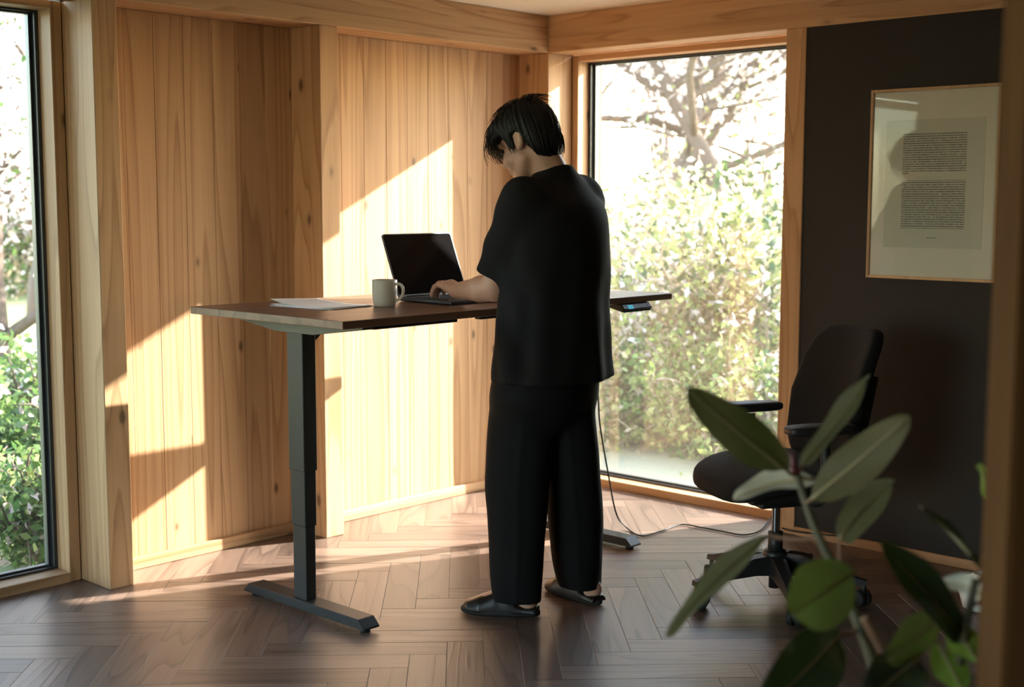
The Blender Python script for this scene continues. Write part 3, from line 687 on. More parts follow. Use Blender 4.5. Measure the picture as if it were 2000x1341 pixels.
def tee(P):
    d = smin(smin(smin(tb(P), trap(P), .04), slL(P), .035), slR(P), .035); d = np.maximum(d, hemz-P[:, 2]+.004*np.sin(9*(P@PR)))
    d = smin(d, collar(P), .006); return d
V, F = surfnet(tee, (-1.85, -1.55, .70), (-.95, -.95, 1.52), .0055)
skinmesh('t_shirt', V, F, 'cloth', ps)

hl_, hr_ = 4.345, 4.475
def leg(rows, hd0, hd1):
    S = []; v0, v1 = rows[0][0], rows[-1][0]
    for v, l, r in rows:
        hd = hd0+(hd1-hd0)*(v-v0)/(v1-v0); c = ath((l+r)/2, v, hd); w_ = (r-l)/2*hd/FPX; S.append((c[2], c[0], c[1], w_, w_*.98))
    return S
def wr2(s):
    def f(P, th): z = P[:, 2]; return .0035*np.sin(3*th+s+4*z)+.003*np.sin(9*z+2*th+s)+.002*np.sin(26*z+4*th+s)*np.clip(1-z/.35, 0, 1)-.004*np.exp(-((th-(-1.6))/.12)**2)
    return f
LL = [(720, 968, 1098), (760, 961, 1097), (803, 956, 1094), (850, 953, 1086), (905, 951, 1079), (951, 949, 1075), (998, 952, 1073), (1035, 953, 1070), (1081, 954, 1066), (1127, 956, 1063), (1172, 960, 1058), (1190, 961, 1056)]
RL = [(720, 1045, 1164), (760, 1046, 1164), (803, 1050, 1163), (850, 1056, 1167), (882, 1060, 1170), (928, 1064, 1172), (979, 1068, 1176), (1025, 1072, 1178), (1081, 1077, 1178), (1118, 1084, 1177), (1148, 1092, 1177), (1165, 1093, 1176)]
PV = [sect(690, 985, 1165, HD, 1.35), sect(738, 966, 1167, HD, 1.35), sect(775, 962, 1164, HD, 1.35), sect(800, 975, 1150, HD, 1.3), sect(835, 1010, 1120, HD, 1.2)]
zl, zr = ath(1010, 1168, hl_)[2], ath(1130, 1142, hr_)[2]
lL = loft(leg(LL, 4.37, hl_), RH, FH, 2.1, wr2(0)); lR = loft(leg(RL, 4.43, hr_), RH, FH, 2.1, wr2(2)); pv = loft(PV, PR, PF, 2.2)
def trous(P):
    a = np.maximum(lL(P), zl-P[:, 2]+.03*(P-ath(1010, 1173, hl_))@RH*-1); b_ = np.maximum(lR(P), zr-P[:, 2]+.03*(P-ath(1130, 1147, hr_))@RH*-1)
    return smin(smin(a, b_, .012), pv(P), .03)
V, F = surfnet(trous, (-1.85, -1.62, .0), (-1.0, -1.0, .92), .006)
skinmesh('trousers', V, F, 'cloth2', ps)

# clogs
AL, AR = np.array([-1.553, -1.246, 0]), np.array([-1.302, -1.321, 0])
feet = []
for nm, heel, toe in (('L', at(1055, 1203, 2, .0), at(905, 1193, 2, .0)), ('R', at(1173, 1183, 2, 0.), at(1070, 1147, 2, .0))):
    d = toe-heel; ln = np.linalg.norm(d); d /= ln; ln = max(.275, min(.30, ln)); e = np.array([d[1], -d[0], 0]); feet.append((heel, d, e, ln))
    def sole(P, heel=heel, d=d, e=e, ln=ln):
        q_ = P-heel; l = q_@d-ln/2; w_ = q_@e; t = l/(ln/2); hw = .0415+.0075*np.sin(np.clip(t, -1, 1)*1.5)
        o_ = (np.abs(t)**2.6+np.abs(w_/hw)**2.6+1e-12)**(1/2.6)-1; z = P[:, 2]; top = .021+.004*np.clip(-t, 0, 1)+.010*np.clip(t-.7, 0, 1)
        return smax(o_*hw, np.maximum(z-top, .0015+.012*np.clip(t-.65, 0, 1)-z), .006)
    def upper(P, heel=heel, d=d, e=e, ln=ln):
        q_ = P-heel; l = q_@d; w_ = q_@e; z = P[:, 2]; t = np.clip(l/ln, 0, 1)
        ht = np.interp(t, [0, .2, .38, .55, .7, .85, .95, 1], [.038, .045, .078, .082, .066, .050, .038, .02]); hw = np.interp(t, [0, .2, .5, .75, .9, 1], [.034, .035, .040, .0465, .038, .01])
        ht = ht+.0022*np.sin(l*95)*np.clip((t-.5)*4, 0, 1)*np.clip((.9-t)*6, 0, 1)
        o_ = (np.abs(w_/hw)**2.3+np.abs(np.clip(z-.012, 0, 9)/(ht-.012))**2.3+1e-12)**(1/2.3)-1
        dd = smax(o_*np.minimum(hw, ht), l-ln*.985, .02); dd = np.maximum(dd, .012-z)
        rim = np.maximum(-(l-.02), 0)
        cut = .062-l+(z-.02)*.75                       # open behind the instep, low rim at the heel
        body = smax(smax(dd, np.minimum(cut, z-.036), .006), .006-l, .008)
        return body
    sh = tag(bpy.data.objects.new('clog', None)); COL.objects.link(sh); sh.parent = ps; sh.location = Vector(heel)-Vector(ORG[ps.name]); ORG[sh.name] = np.array(heel)
    lo = np.minimum(heel, toe)-.08; hi = np.maximum(heel, toe)+.08; lo[2] = -.02; hi[2] = .13
    V, F = surfnet(sole, lo, hi, .0035); skinmesh('sole', V, F, 'rubber', sh)
    V, F = surfnet(upper, lo, hi, .0035); skinmesh('upper', V, F, 'leather', sh)

# body: head, neck, trunk, arms, hands, legs, feet as one surface
HP = math.radians(26)
hF = PF*math.cos(HP)-PZ*math.sin(HP); hU = PF*math.sin(HP)+PZ*math.cos(HP)
yw = math.radians(4); hF, hR = hF*math.cos(yw)-PR*math.sin(yw), PR*math.cos(yw)+hF*math.sin(yw); hU = np.cross(hR, hF)
HA = np.stack([hR, hF, hU]); HC = ath(1029, 272, 4.455)
def hp_(x, y, z): return HC+hR*x+hF*y+hU*z
B1 = [ellip(hp_(0, -.012, .020), (.076, .098, .092), HA), ellip(hp_(0, .035, -.045), (.062, .062, .075), HA), rcone(hp_(-.045, .010, -.070), hp_(-.012, .072, -.118), .022, .020), rcone(hp_(.045, .010, -.070), hp_(.012, .072, -.118), .022, .020), ellip(hp_(0, .078, -.108), (.024, .018, .018), HA),
      ellip(hp_(-.04, .066, -.045), (.024, .022, .024), HA), ellip(hp_(.04, .066, -.045), (.024, .022, .024), HA), ellip(hp_(0, .080, .012), (.055, .018, .016), HA),
      rcone(hp_(0, .088, .002), hp_(0, .108, -.042), .008, .0125), ellip(hp_(-.010, .098, -.048), (.009, .010, .007), HA), ellip(hp_(.010, .098, -.048), (.009, .010, .007), HA), ellip(hp_(0, .090, -.072), (.022, .010, .006), HA), ellip(hp_(0, .088, -.084), (.019, .010, .007), HA),
      rcone(hp_(0, -.030, -.055), NB-PZ*.03+PF*.0, .056, .062), rcone(NB-PZ*.05, NB-PZ*.14, .058, .07)]
for s in (-1, 1): B1 += [rcone(NB-PZ*.06+PR*s*.03, (SL if s < 0 else SR)-PZ*.01, .040, .040)]
TR = [ellip(ath(1084, 470, HD+.01), (.155, .10, .20), np.stack([PR, PF, PZ])), ellip(ath(1078, 640, HD), (.14, .095, .17), np.stack([PR, PF, PZ])), ellip(ath(1066, 750, HD), (.15, .10, .11), np.stack([PR, PF, PZ]))]
LG = []
for s, A_, hd in ((-1, AL, hl_), (1, AR, hr_)):
    hip = ath(1066, 750, HD)+PR*s*.075; heel, d, e, ln = feet[0 if s < 0 else 1]
    ank = heel+d*.062+PZ*.085; kn = (hip+ank)/2+PF*.02
    LG += [rcone(hip, kn, .072, .055), rcone(kn, kn*.45+ank*.55-PF*.01, .054, .050), rcone(kn*.45+ank*.55-PF*.01, ank, .050, .034), rcone(ank, heel+d*.040+PZ*.050, .034, .029), rcone(heel+d*.040+PZ*.052, heel+d*.045+PZ*.042, .0285, .0275), rcone(ank, heel+d*.19+PZ*.045, .032, .024), rcone(heel+d*.17+e*.012+PZ*.040, heel+d*.245+PZ*.034, .020, .014), rcone(heel+d*.17-e*.015+PZ*.038, heel+d*.235-e*.02+PZ*.032, .018, .011)]
ears = []
for s in (-1, 1):
    c = hp_(s*.079, -.012, -.012); eu = hU*.97-hF*.24; ef = hF*.97+hU*.24; A_ = np.stack([hR*.92+hF*s*.38, ef*.92-hR*s*.38, eu])
    o1 = ellip(c, (.012, .021, .033), A_); i1 = ellip(c+hR*s*.011+ef*.004+eu*.004, (.010, .0125, .021), A_)
    ears.append(lambda P, o1=o1, i1=i1: smax(o1(P), -i1(P), .004)); ears.append(ellip(c-eu*.026+ef*.004, (.008, .010, .010), A_))
def arm(S, E_, W, K, hdir, lat, up, curl, side):
    fs = [rcone(S, E_, .052, .043), rcone(E_, E_*.65+W*.35, .043, .044), rcone(E_*.65+W*.35, W, .044, .0275)]
    hd = [rcone(W, W*.5+K*.5+up*.002, .027, .026)]
    for i, o_ in enumerate((.030, .010, -.010, -.029)): hd.append(rcone(W*.75+K*.25+lat*o_*.45, K+lat*o_+hdir*(-.002 if i in (0, 2) else (.004 if i == 1 else -.012)), .016, .0115))
    fg = []
    for i, (o_, sc) in enumerate(((.031, .95), (.0105, 1.05), (-.0105, .98), (-.030, .78))):
        p = K+lat*o_+hdir*(0 if i in (0, 2) else (.005 if i == 1 else -.012)); a = curl[0]+.05*i; spread = lat*(o_*.9)
        for ln_, da, r0, r1 in ((.043, 0, .0105, .0092), (.027, curl[1], .0092, .0084), (.021, curl[2], .0084, .0072)):
            a += da; dv = hdir*math.cos(a)-up*math.sin(a)+spread; dv /= np.linalg.norm(dv); q_ = p+dv*ln_*sc; fg.append(rcone(p, q_, r0, r1)); p = q_
    t0 = W*.7+K*.3+lat*.024-up*.004; t1 = t0+lat*.022+hdir*.030-up*.008; t2 = t1+lat*.002+hdir*.030-up*.005; t3 = t2-lat*.008+hdir*.022-up*.004
    fg += [rcone(W*.8+K*.2+lat*.010, t0, .018, .0155), rcone(t0, t1, .0155, .0115), rcone(t1, t2, .0112, .0098), rcone(t2, t3, .0098, .008)]
    return fs, hd, fg
KZ = DZ+.0168
WL = np.array([-1.534, -.930, 1.082]); KL = np.array([-1.512, -.845, 1.102]); WR_ = np.array([-1.235, -.925, 1.082]); KR = np.array([-1.262, -.842, 1.102])
def nrm(v): return v/np.linalg.norm(v)
hands = []
for S, E_, W, K, s in ((SL, EL, WL, KL, 1), (SR, ER, WR_, KR, -1)):
    hdv = nrm((K-W)*np.array([1, 1, 0])); lat = np.array([hdv[1], -hdv[0], 0])*s; hands.append(arm(S, E_, W, K, hdv, lat, PZ, (.20, .52, .36), s))
zone = [(np.array([-1.75, -1.2, 1.0]), np.array([-1.05, -.65, 1.2]))]
def body(P):
    d = uni(B1, .016)(P)
    for e_ in ears: d = smin(d, e_(P), .004)
    d = smin(d, uni(TR, .04)(P), .03); d = smin(d, uni(LG, .012)(P), .02)
    for fs, hd, fg in hands:
        a = uni(fs, .012)(P); m_ = (P[:, 1] > -1.0) & (P[:, 2] > 1.0) & (P[:, 2] < 1.2)
        if m_.any():
            Q = P[m_]; hh = uni(hd, .010)(Q); ff = fg[0](Q)
            for g_ in fg[1:]: ff = smin(ff, g_(Q), .0025)
            a2 = a.copy(); a2[m_] = smin(a[m_], smin(hh, ff, .006), .008); a = a2
        d = smin(d, a, .012)
    return d
V, F = surfnet(body, (-1.80, -1.62, .0), (-.98, -.70, 1.82), .0038)
bo = skinmesh('body', V, F, 'skin', ps); ORG[bo.name] = np.zeros(3)
for s in (-1, 1):
    ey = bmesh.new(); bmesh.ops.create_uvsphere(ey, u_segments=14, v_segments=10, radius=.012)
    for v in ey.verts: v.co = Vector(hp_(s*.031, .0775, -.004))+v.co
    bmlink('eye', ey, 'screen', bo, True)
    tube('eyebrow', [hp_(s*.014, .096, .018), hp_(s*.032, .093, .023), hp_(s*.05, .080, .018)], (.003, .0035, .002), 'hair', bo, 6)

# hair: a full cap plus strands
hc1 = ellip(hp_(0, -.016, .030), (.094, .106, .104), HA); hc2 = ellip(hp_(0, -.060, -.030), (.080, .050, .078), HA); hc3 = ellip(hp_(0, .052, .062), (.080, .066, .050), HA); hc4 = ellip(hp_(0, .088, .040), (.074, .036, .034), HA)
def hair(P):
    q_ = (P-HC)@HA.T; x, y, z = q_.T
    d = smin(smin(hc1(P), hc2(P), .03), smin(hc3(P), hc4(P), .02), .03)
    ang = np.arctan2(x, y+.03); rad = np.hypot(x, y)
    d = d+.0022*np.sin(46*ang+18*z+3*np.sin(9*ang))+.0016*np.sin(90*ang+25*rad*8)
    line = -.055*np.clip((-y-.005)/.05, 0, 1)-.0+ .0
    lowz = np.interp(y, [-.16, -.075, -.040, -.020, .006, .022, .034, .05, .09, .14], [-.108, -.108, -.085, .010, .012, -.030, -.030, .028, .020, .014])
    return smax(d, lowz-z, .012)
V, F = surfnet(hair, HC-.22, HC+.22, .0036)
Vh = V.tolist(); Fh = [tuple(f) for f in F.tolist()]
rs = random.Random(3)
def strand(p0, dirs, r):
    P = [np.array(p0)]
    for d in dirs: P.append(P[-1]+d)
    tube_vf(catmull(P, 9), np.linspace(r, r*.25, 9), 4, True, Vh, Fh)
for i in range(210):                    # fringe falling over the brow
    x = rs.uniform(-.078, .078); y = .085+rs.uniform(-.03, .028)-abs(x)*.35; z = .075+rs.uniform(-.012, .022)-abs(x)*.12
    k = rs.uniform(.7, 1.2); sx = rs.uniform(-.012, .012)-.006
    strand(hp_(x, y, z), [hR*sx*.5+hF*.022*k+hU*-.012*k, hR*sx+hF*.014*k-hU*.030*k, hR*sx-hF*.002-hU*.030*k, hR*sx*1.5-hF*.012*k-hU*.020*k], rs.uniform(.0012, .0024))
for i in range(130):                    # nape and sides
    a = rs.uniform(-1.15, 1.15); x = math.sin(a)*.083; y = -.035-math.cos(a)*.085; z = rs.uniform(-.05, .03)
    strand(hp_(x, y, z), [-hR*x*.06-hU*.022+hF*.003, -hU*.020+hF*.006-hR*x*.05, -hU*.014+hF*.008], rs.uniform(.0010, .0018))
for i in range(160):                    # crown wisps
    a = rs.uniform(-3.1, 3.1); rr = rs.uniform(.02, .07); x = math.sin(a)*rr; y = -.02+math.cos(a)*rr; z = .135-rr*rr*6
    o_ = hR*math.sin(a)+hF*math.cos(a); strand(hp_(x, y, z-.006), [o_*.02+hU*.004, o_*.022-hU*.006, o_*.018-hU*.013], rs.uniform(.001, .0018))
for i in range(46):                     # sideburns
    s = rs.choice((-1, 1)); strand(hp_(s*.080, rs.uniform(.008, .036), rs.uniform(-.005, .02)), [hR*s*.001-hU*.016, -hU*.016+hF*.001, -hU*.012-hR*s*.002], rs.uniform(.001, .0018))
mesh('hair', Vh, Fh, 'hair', ps, True)

# ------------------------------------------------------------------ rubber plant near the viewpoint
def rubber_leaf_mat(name, top, under, rough, tr, spec=.5):
    m, t, b = M(name); n = N(t); o = t.nodes['Material Output']
    tc = n('TexCoord'); nz = n('TexNoise'); nz.inputs['Scale'].default_value = 30; nz.inputs['Detail'].default_value = 3; n.l(tc.outputs['Object'], nz.inputs['Vector'])
    ge = n('NewGeometry')
    ct = n.mix(nz.outputs['Fac'], tuple(c*.8 for c in top), tuple(c*1.2 for c in top)); cu = n.mix(nz.outputs['Fac'], tuple(c*.85 for c in under), tuple(c*1.15 for c in under))
    c = n.mix(ge.outputs['Backfacing'], ct, cu); n.l(c, b.inputs['Base Color']); b.inputs['Roughness'].default_value = rough; b.inputs['Specular IOR Level'].default_value = spec
    tl = n('BsdfTranslucent'); n.l(n.mix(.5, c, (.25, .42, .05)), tl.inputs[0]); mx = n('MixShader'); mx.inputs[0].default_value = tr
    n.l(b.outputs[0], mx.inputs[1]); n.l(tl.outputs[0], mx.inputs[2]); n.l(mx.outputs[0], o.inputs[0]); return m
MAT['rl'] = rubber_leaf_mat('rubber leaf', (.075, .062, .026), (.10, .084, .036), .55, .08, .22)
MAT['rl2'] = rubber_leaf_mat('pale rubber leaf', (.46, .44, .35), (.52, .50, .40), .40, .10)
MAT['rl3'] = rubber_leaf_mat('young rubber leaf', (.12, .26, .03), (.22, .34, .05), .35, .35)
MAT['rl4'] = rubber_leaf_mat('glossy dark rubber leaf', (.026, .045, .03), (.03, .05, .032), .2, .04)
MAT['rl5'] = rubber_leaf_mat('olive rubber leaf', (.135, .14, .05), (.16, .165, .06), .4, .22)
PLC = CAM+ray(1740, 1500)*2.05; PLC[2] = 0
pl = empty('rubber_plant', tuple(PLC), 'tall rubber plant with broad leathery leaves close to the viewpoint', 'plant')
def pt(u, v, d): return CAM+ray(u, v)*d
def rleaf(b0, tip, wid, mat, roll=0., bend=.10, fold=.18, stalk=None):
    b0, tip = np.array(b0), np.array(tip); ax = tip-b0; ln = np.linalg.norm(ax); ax /= ln
    view = b0-CAM; view /= np.linalg.norm(view); lat = np.cross(ax, view); lat /= np.linalg.norm(lat); nor = np.cross(lat, ax)
    c, s = math.cos(roll), math.sin(roll); lat, nor = lat*c+nor*s, nor*c-lat*s
    nu, nv = 18, 8; V, F = [], []
    for i in range(nu+1):
        t = i/nu; hw = wid/2*(math.sin(math.pi*min(1, t**.92)))**.58*(1-.10*t)+.0012
        for j in range(nv+1):
            q_ = (j/nv-.5)*2; wav = .004*math.sin(9*t+2*q_)*abs(q_)
            V.append(b0+ax*ln*t+lat*hw*q_+nor*(bend*ln*math.sin(math.pi*t)*.5+fold*hw*abs(q_)+wav))
    for i in range(nu):
        for j in range(nv): a = i*(nv+1)+j; F.append((a, a+1, a+nv+2, a+nv+1))
    o = mesh('leaf', V, F, mat, pl, True); ORG[o.name] = np.zeros(3)
    mid = [b0+ax*ln*t+nor*(bend*ln*math.sin(math.pi*t)*.5-.0006) for t in np.linspace(0, .97, 12)]
    tube('midrib', mid, np.linspace(.0032, .0008, 12), 'rib', o, 6)
    if stalk is not None: tube('leaf_stalk', catmull([np.array(stalk), (np.array(stalk)*.5+b0*.5)+np.array([0, 0, -.004]), b0], 8), .0032, 'stem2', o, 6)
    return o
MAT['rib'] = plain('leaf midrib', (.30, .24, .12), .5)
sm = [pt(1556, 925, 2.10), pt(1572, 975, 2.09), pt(1600, 1050, 2.07), pt(1640, 1130, 2.05), pt(1680, 1225, 2.03), pt(1712, 1320, 2.02), pt(1735, 1450, 2.02)]
def stem(P, r0, r1, mat, end): 
    P = list(P); P.append(np.array([end[0], end[1], .36])); P.append(np.array([end[0], end[1], .27])); P = catmull(P, 50); tube('stem', P, np.linspace(r0, r1, 50), mat, pl, 10)
stem(sm, .0055, .012, 'stem', PLC+FH*.03)
stem([pt(1688, 1205, 1.98), pt(1725, 1275, 1.98), pt(1765, 1345, 1.98), pt(1790, 1450, 2.0)], .007, .010, 'stem2', PLC+RH*.05)
stem([pt(1905, 1130, 1.92), pt(1885, 1230, 1.93), pt(1868, 1330, 1.95), pt(1845, 1480, 1.98)], .006, .009, 'stem', PLC+RH*.08-FH*.04)
tube('leaf_sheath', [pt(1556, 930, 2.10), pt(1550, 905, 2.10), pt(1546, 880, 2.10)], (.006, .005, .001), plain('red sheath', (.22, .04, .05), .4), pl, 8)
px = .00079
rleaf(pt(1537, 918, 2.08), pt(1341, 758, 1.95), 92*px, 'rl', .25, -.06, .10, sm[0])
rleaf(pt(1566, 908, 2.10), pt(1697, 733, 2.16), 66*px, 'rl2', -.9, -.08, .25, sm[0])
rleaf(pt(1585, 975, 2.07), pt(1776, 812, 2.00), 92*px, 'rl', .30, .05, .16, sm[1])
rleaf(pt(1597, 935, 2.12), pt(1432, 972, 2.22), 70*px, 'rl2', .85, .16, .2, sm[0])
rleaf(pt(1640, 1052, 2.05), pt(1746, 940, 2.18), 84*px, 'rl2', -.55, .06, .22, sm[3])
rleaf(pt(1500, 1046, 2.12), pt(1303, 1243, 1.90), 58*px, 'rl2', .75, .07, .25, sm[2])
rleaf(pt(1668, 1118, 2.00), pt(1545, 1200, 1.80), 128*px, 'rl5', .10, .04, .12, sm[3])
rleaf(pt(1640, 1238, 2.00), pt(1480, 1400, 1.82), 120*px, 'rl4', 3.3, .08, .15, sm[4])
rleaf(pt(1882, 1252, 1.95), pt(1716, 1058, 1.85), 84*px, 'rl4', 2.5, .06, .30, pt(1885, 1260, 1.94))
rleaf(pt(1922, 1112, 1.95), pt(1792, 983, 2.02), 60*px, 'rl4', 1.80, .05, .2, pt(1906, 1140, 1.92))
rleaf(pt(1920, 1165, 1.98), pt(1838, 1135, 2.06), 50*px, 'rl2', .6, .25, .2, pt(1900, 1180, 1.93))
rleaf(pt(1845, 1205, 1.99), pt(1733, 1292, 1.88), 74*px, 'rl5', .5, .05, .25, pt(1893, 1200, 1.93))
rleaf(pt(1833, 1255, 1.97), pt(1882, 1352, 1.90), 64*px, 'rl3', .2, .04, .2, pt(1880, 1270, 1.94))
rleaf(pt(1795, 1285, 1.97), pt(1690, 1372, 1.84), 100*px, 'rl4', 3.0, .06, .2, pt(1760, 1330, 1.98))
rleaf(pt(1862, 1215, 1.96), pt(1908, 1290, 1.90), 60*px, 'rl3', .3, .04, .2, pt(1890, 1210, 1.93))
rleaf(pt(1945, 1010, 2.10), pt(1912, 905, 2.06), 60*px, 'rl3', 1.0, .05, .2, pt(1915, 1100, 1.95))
lathe('pot', [(0, .0), (.12, .0), (.125, .01), (.165, .27), (.168, .30), (.158, .30), (.152, .27), (0, .27)], 'clay', pl, (PLC[0], PLC[1], 0), 40)
lathe('soil', [(0, .275), (.152, .275)], 'soil', pl, (PLC[0], PLC[1], 0), 30)
# white round vase peeping out behind the leaves
vc = at(1915, 1190, 2, .0)
vo_ = empty('vase', (vc[0], vc[1], 0), 'white ceramic vase on the floor behind the rubber plant leaves', 'vase')
vz = ath(1900, 1118, (vc-CAM)@FH)[2]
lathe('vessel', [(0, 0), (.04, 0), (.06, .01), (.075, vz*.5), (.058, vz*.85), (.035, vz-.01), (.03, vz), (.026, vz-.004), (.03, vz*.8), (0, .03)], 'white', vo_, (vc[0], vc[1], 0), 32)

# ------------------------------------------------------------------ garden
GZ = -.28
nL = 60; 
V, F = [], []
for i in range(nL+1):
    for j in range(nL+1):
        x, y = -30+80*i/nL, -30+80*j/nL; V.append((x, y, GZ+.05*math.sin(x*.7)*math.sin(y*.6)))
for i in range(nL):
    for j in range(nL): a = i*(nL+1)+j; F.append((a, a+nL+1, a+nL+2, a+1))
tag(mesh('lawn', V, F, 'lawn', None, True), 'sunlit green lawn of the garden outside', 'lawn', kind='structure')
tag(box('gravel_border', .45, 4.6, -9, 12, GZ-.1, GZ+.07, plain('pale gravel', (.36, .31, .19), .95, noise=.25, nscale=40, bump=.8), None, 0), 'pale gravel border along the house outside the tall window', 'gravel', kind='structure')
def cloud(name, C, size, mat, parent, rng, flat=0.):
    """many small petals or leaves, each a folded diamond"""
    C = np.array(C); n = len(C); a = rng.normal(size=(n, 3)); a[:, 2] *= 1-flat; a /= np.linalg.norm(a, axis=1)[:, None]
    b_ = np.cross(a, rng.normal(size=(n, 3))); b_ /= np.linalg.norm(b_, axis=1)[:, None]; c = np.cross(a, b_)
    s = size*rng.uniform(.6, 1.3, (n, 1)); V = np.concatenate([C-a*s, C+b_*s*.55+c*s*.15, C+a*s, C-b_*s*.55+c*s*.15])
    F = np.stack([np.arange(n), np.arange(n)+n, np.arange(n)+2*n, np.arange(n)+3*n], 1)
    me = bpy.data.meshes.new(name); me.vertices.add(len(V)); me.vertices.foreach_set('co', V.astype(np.float32).ravel())
    me.loops.add(F.size); me.loops.foreach_set('vertex_index', F.astype(np.int32).ravel()); me.polygons.add(n); me.polygons.foreach_set('loop_start', np.arange(0, F.size, 4, dtype=np.int32)); me.update(calc_edges=True)
    o = link(name, me, mat, parent); o['kind'] = 'stuff'; return o
def tree(name, label, cat, base, height, spread, mats, counts, sizes, seed, bark='bark', trunk=.12, lean=(0, 0), levels=4, low=.25, group=None, jit=.22):
    rng = np.random.default_rng(seed); r = empty(name, tuple(base), label, cat, group=group); base = np.array(base, float)
    TV, TF, BV, BF, tips = [], [], [], [], []
    def grow(p, d, ln, rad, lev):
        n_ = 5; P = [p]; dd = d.copy()
        for i in range(n_):
            dd = dd+rng.normal(size=3)*.16+np.array([0, 0, .05]); dd /= np.linalg.norm(dd); P.append(P[-1]+dd*ln/n_)
        tube_vf(P, np.linspace(rad, rad*.55, n_+1), 6 if lev < 2 else 4, True, *((TV, TF) if lev == 0 else (BV, BF)))
        if lev >= 2: tips.extend(P[1:])
        if lev < levels:
            for k in range(4 if lev else 6):
                f = rng.uniform(.25 if lev else low, 1.); i = min(n_-1, int(f*n_)); q_ = P[i]+(P[i+1]-P[i])*(f*n_-i)
                s = rng.normal(size=3); s[2] = abs(s[2])*.35; s /= np.linalg.norm(s); nd = dd*.45+s*.95*np.array([spread, spread, 1]); nd /= np.linalg.norm(nd)
                grow(q_, nd, ln*rng.uniform(.5, .72), rad*.5*(1-.3*f), lev+1)
    grow(base, nrm(np.array([lean[0], lean[1], 1.])), height*.55, trunk, 0)
    mesh('trunk', TV, TF, bark, r, True); mesh('branches', BV, BF, bark, r, True)
    tips = np.array(tips)
    for nm, mt, cn, sz in zip(('blossoms', 'leaves', 'new_leaves'), mats, counts, sizes):
        if not cn: continue
        C = tips[rng.integers(0, len(tips), cn)]+rng.normal(size=(cn, 3))*jit; cloud(nm, C[C[:, 2] > GZ], sz, mt, r, rng)
    return r
def shrub(name, label, base, height, rad, mats, counts, sizes, seed, bark='bark2', stems=9, group=None, cat='shrub', bare=0.):
    rng = np.random.default_rng(seed); r = empty(name, tuple(base), label, cat, group=group); base = np.array(base, float); BV, BF, tips = [], [], []
    for k in range(stems):
        a = rng.uniform(0, 2*np.pi); p = base+np.array([math.cos(a), math.sin(a), 0])*rad*.25*rng.uniform(0, 1); d = np.array([math.cos(a)*.45, math.sin(a)*.45, 1.]); P = [p]
        for i in range(7): d = d+rng.normal(size=3)*.22; d[2] = max(d[2], .25); d /= np.linalg.norm(d); P.append(P[-1]+d*height/7*rng.uniform(.7, 1.15))
        tube_vf(P, np.linspace(.026, .006, 8), 5, True, BV, BF)
        for q_ in P[2:]:
            for m_ in range(3):
                s = rng.normal(size=3); s /= np.linalg.norm(s); e_ = q_+s*rad*rng.uniform(.3, .6); tube_vf([q_, (q_+e_)/2+np.array([0, 0, .04]), e_], (.008, .006, .003), 4, True, BV, BF); tips += [e_, (q_+e_)/2]
    mesh('stems', BV, BF, bark, r, True); tips = np.array(tips)
    for nm, mt, cn, sz in zip(('leaves', 'blossoms', 'inner_leaves'), mats, counts, sizes):
        if not cn: continue
        C = tips[rng.integers(0, len(tips), cn)]+rng.normal(size=(cn, 3))*rad*.16; C = C[C[:, 2] > GZ]; C = C[(C[:, 2] > GZ+bare*height) | (rng.uniform(size=len(C)) < .25)]; cloud(nm, C, sz, mt, r, rng)
    return r
def gp(u, hd):                           # ground point in the direction of column u at a horizontal distance
    q_ = ath(u, 389, hd); return (q_[0], q_[1], GZ)
TG, SG = 'blossom trees in the garden', 'shrubs in the garden'
# seen through the tall window
tree('blossom_tree', 'pale pink blossom tree with bare brown limbs nearest the charcoal wall side', 'tree', gp(1505, 13.0), 6.4, 1.2, ('blossom', 'blossom2'), (5500, 1500), (.045, .04), 11, trunk=.12, lean=(-.15, .15), group=TG, levels=4, jit=.16)
tree('blossom_tree', 'white blossom tree rising in the middle of the tall window', 'tree', gp(1350, 17.0), 7.5, 1.2, ('blossom', 'blossom2'), (5500, 2500), (.055, .05), 12, trunk=.14, group=TG, jit=.18)
tree('blossom_tree', 'white blossom tree beside the timber frame of the tall window', 'tree', gp(1185, 14.0), 6.6, 1.2, ('blossom', 'lime'), (4500, 900), (.05, .04), 13, trunk=.12, group=TG, jit=.16)
tree('evergreen_tree', 'grey green evergreen tree behind the blossom', 'tree', gp(1475, 30), 9.5, .5, ('dkgreen', 'green'), (9000, 3000), (.10, .10), 14, trunk=.16, low=.1, jit=.35)
shrub('flowering_shrub', 'tall yellow green shrub with pink flowers beside the window post', gp(1490, 9.2), 1.95, .62, ('lime', 'blossom', 'dkgreen'), (3600, 1200, 1300), (.034, .034, .042), 21, group=SG, bare=.34, stems=14)
shrub('flowering_shrub', 'cream and tan flowering shrub in the middle of the tall window', gp(1375, 9.8), 1.6, .62, ('tan', 'blossom', 'tan'), (2600, 1800, 1200), (.030, .034, .026), 22, group=SG, bare=.34, stems=14)
shrub('flowering_shrub', 'light green shrub with white flowers behind the desk end', gp(1255, 9.6), 1.75, .62, ('lime', 'blossom', 'dkgreen'), (2800, 1700, 800), (.034, .036, .04), 23, group=SG, bare=.34, stems=14)
shrub('flowering_shrub', 'green shrub behind the standing person', gp(1165, 10.2), 1.9, .6, ('lime', 'blossom', 'green'), (3000, 1500, 900), (.034, .036, .03), 24, group=SG, bare=.34, stems=14)
shrub('low_shrub', 'low leafy green shrub under the cream flowering shrub', gp(1400, 8.3), .75, .4, ('green', 'lime', 'lime'), (1500, 1500, 0), (.03, .03, .03), 25, group=SG)
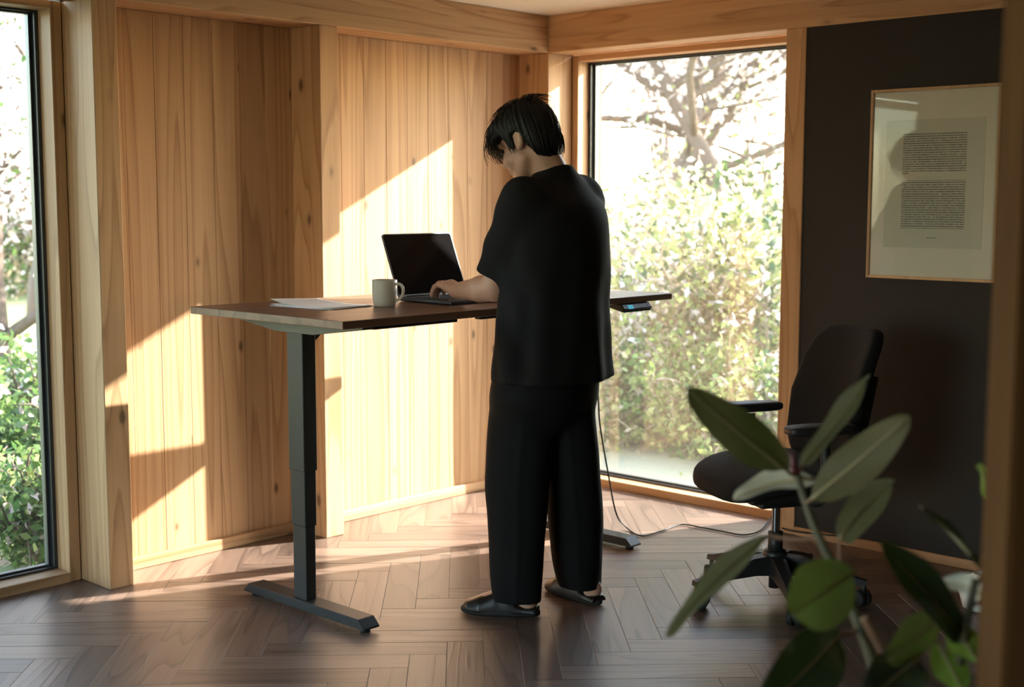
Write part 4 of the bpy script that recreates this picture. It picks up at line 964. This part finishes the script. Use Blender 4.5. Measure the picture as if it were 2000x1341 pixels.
shrub('low_shrub', 'low green shrub near the bottom of the tall window behind the cable', gp(1235, 8.6), .75, .4, ('lime', 'tan', 'green'), (1200, 1500, 700), (.03, .03, .03), 26, group=SG)
shrub('low_shrub', 'low dark green shrub beyond the office chair seat', gp(1500, 8.0), .8, .42, ('green', 'lime', 'blossom'), (2000, 1500, 500), (.03, .03, .03), 27, group=SG)
for i, (u, hd, hh, lb) in enumerate(((1300, 13.5, 1.8, 'tall hazy hedge shrub between the two blossom trees'), (1420, 14.5, 2.0, 'tall hedge shrub below the evergreen tree'), (1200, 13.5, 1.8, 'tall hedge shrub behind the light green shrub'), (1540, 14, 2.0, 'tall hedge shrub hidden mostly by the window post'))):
    mts, cns = ((('tan', 'blossom2', 'lime'), (4000, 3000, 1500)), (('dkgreen', 'lime', 'blossom'), (3500, 2500, 2000)), (('lime', 'green', 'blossom'), (3000, 2500, 2500)), (('dkgreen', 'green', 'blossom'), (4000, 2500, 1200)))[i]
    shrub('hedge_shrub', lb, gp(u, hd), hh, .95, mts, cns, (.045, .045, .045), 40+i, group=SG, stems=11)
# seen through the wide garden window
tree('blossom_tree', 'white blossom tree with a crooked limb outside the wide window', 'tree', gp(-40, 9.5), 4.8, 1.1, ('blossom', 'blossom2', 'green'), (8500, 1000, 1200), (.04, .035, .035), 31, trunk=.11, lean=(.25, -.05), low=.15, group=TG)
tree('blossom_tree', 'distant white blossom tree beyond the lawn by the wide window', 'tree', gp(60, 17), 5.5, 1.1, ('blossom', 'tan'), (6000, 1500), (.055, .05), 32, trunk=.13, group=TG)
shrub('rose_bush', 'leafy green bush with pink roses below the wide window', gp(65, 7.0), .62, .42, ('green', 'blossom2', 'dkgreen'), (3500, 420, 900), (.03, .034, .03), 33, bark='bark')
shrub('rose_bush', 'leafy green bush with pale roses at the far left edge', gp(-50, 6.9), .66, .42, ('green', 'blossom2', 'lime'), (3500, 420, 900), (.03, .034, .03), 34, bark='bark')
shrub('rose_bush', 'small green bush with pink roses close under the wide window', gp(70, 6.0), .42, .36, ('green', 'blossom2', 'lime'), (3000, 300, 700), (.026, .03, .026), 36, bark='bark')
shrub('rose_bush', 'dense dark green bush behind the pink roses', gp(30, 8.0), .70, .45, ('green', 'blossom', 'lime'), (3500, 700, 1200), (.032, .03, .03), 35, bark='bark')
for i, (u, hd) in enumerate(((-60, 22), (80, 24))):
    shrub('hedge_shrub', ('grey green hedge shrub far across the lawn', 'grey green hedge shrub beside the far blossom tree')[i], gp(u, hd), 2.4, 1.4, ('green', 'tan', 'blossom'), (3000, 1500, 2500), (.07, .07, .06), 60+i, group=SG, stems=11)
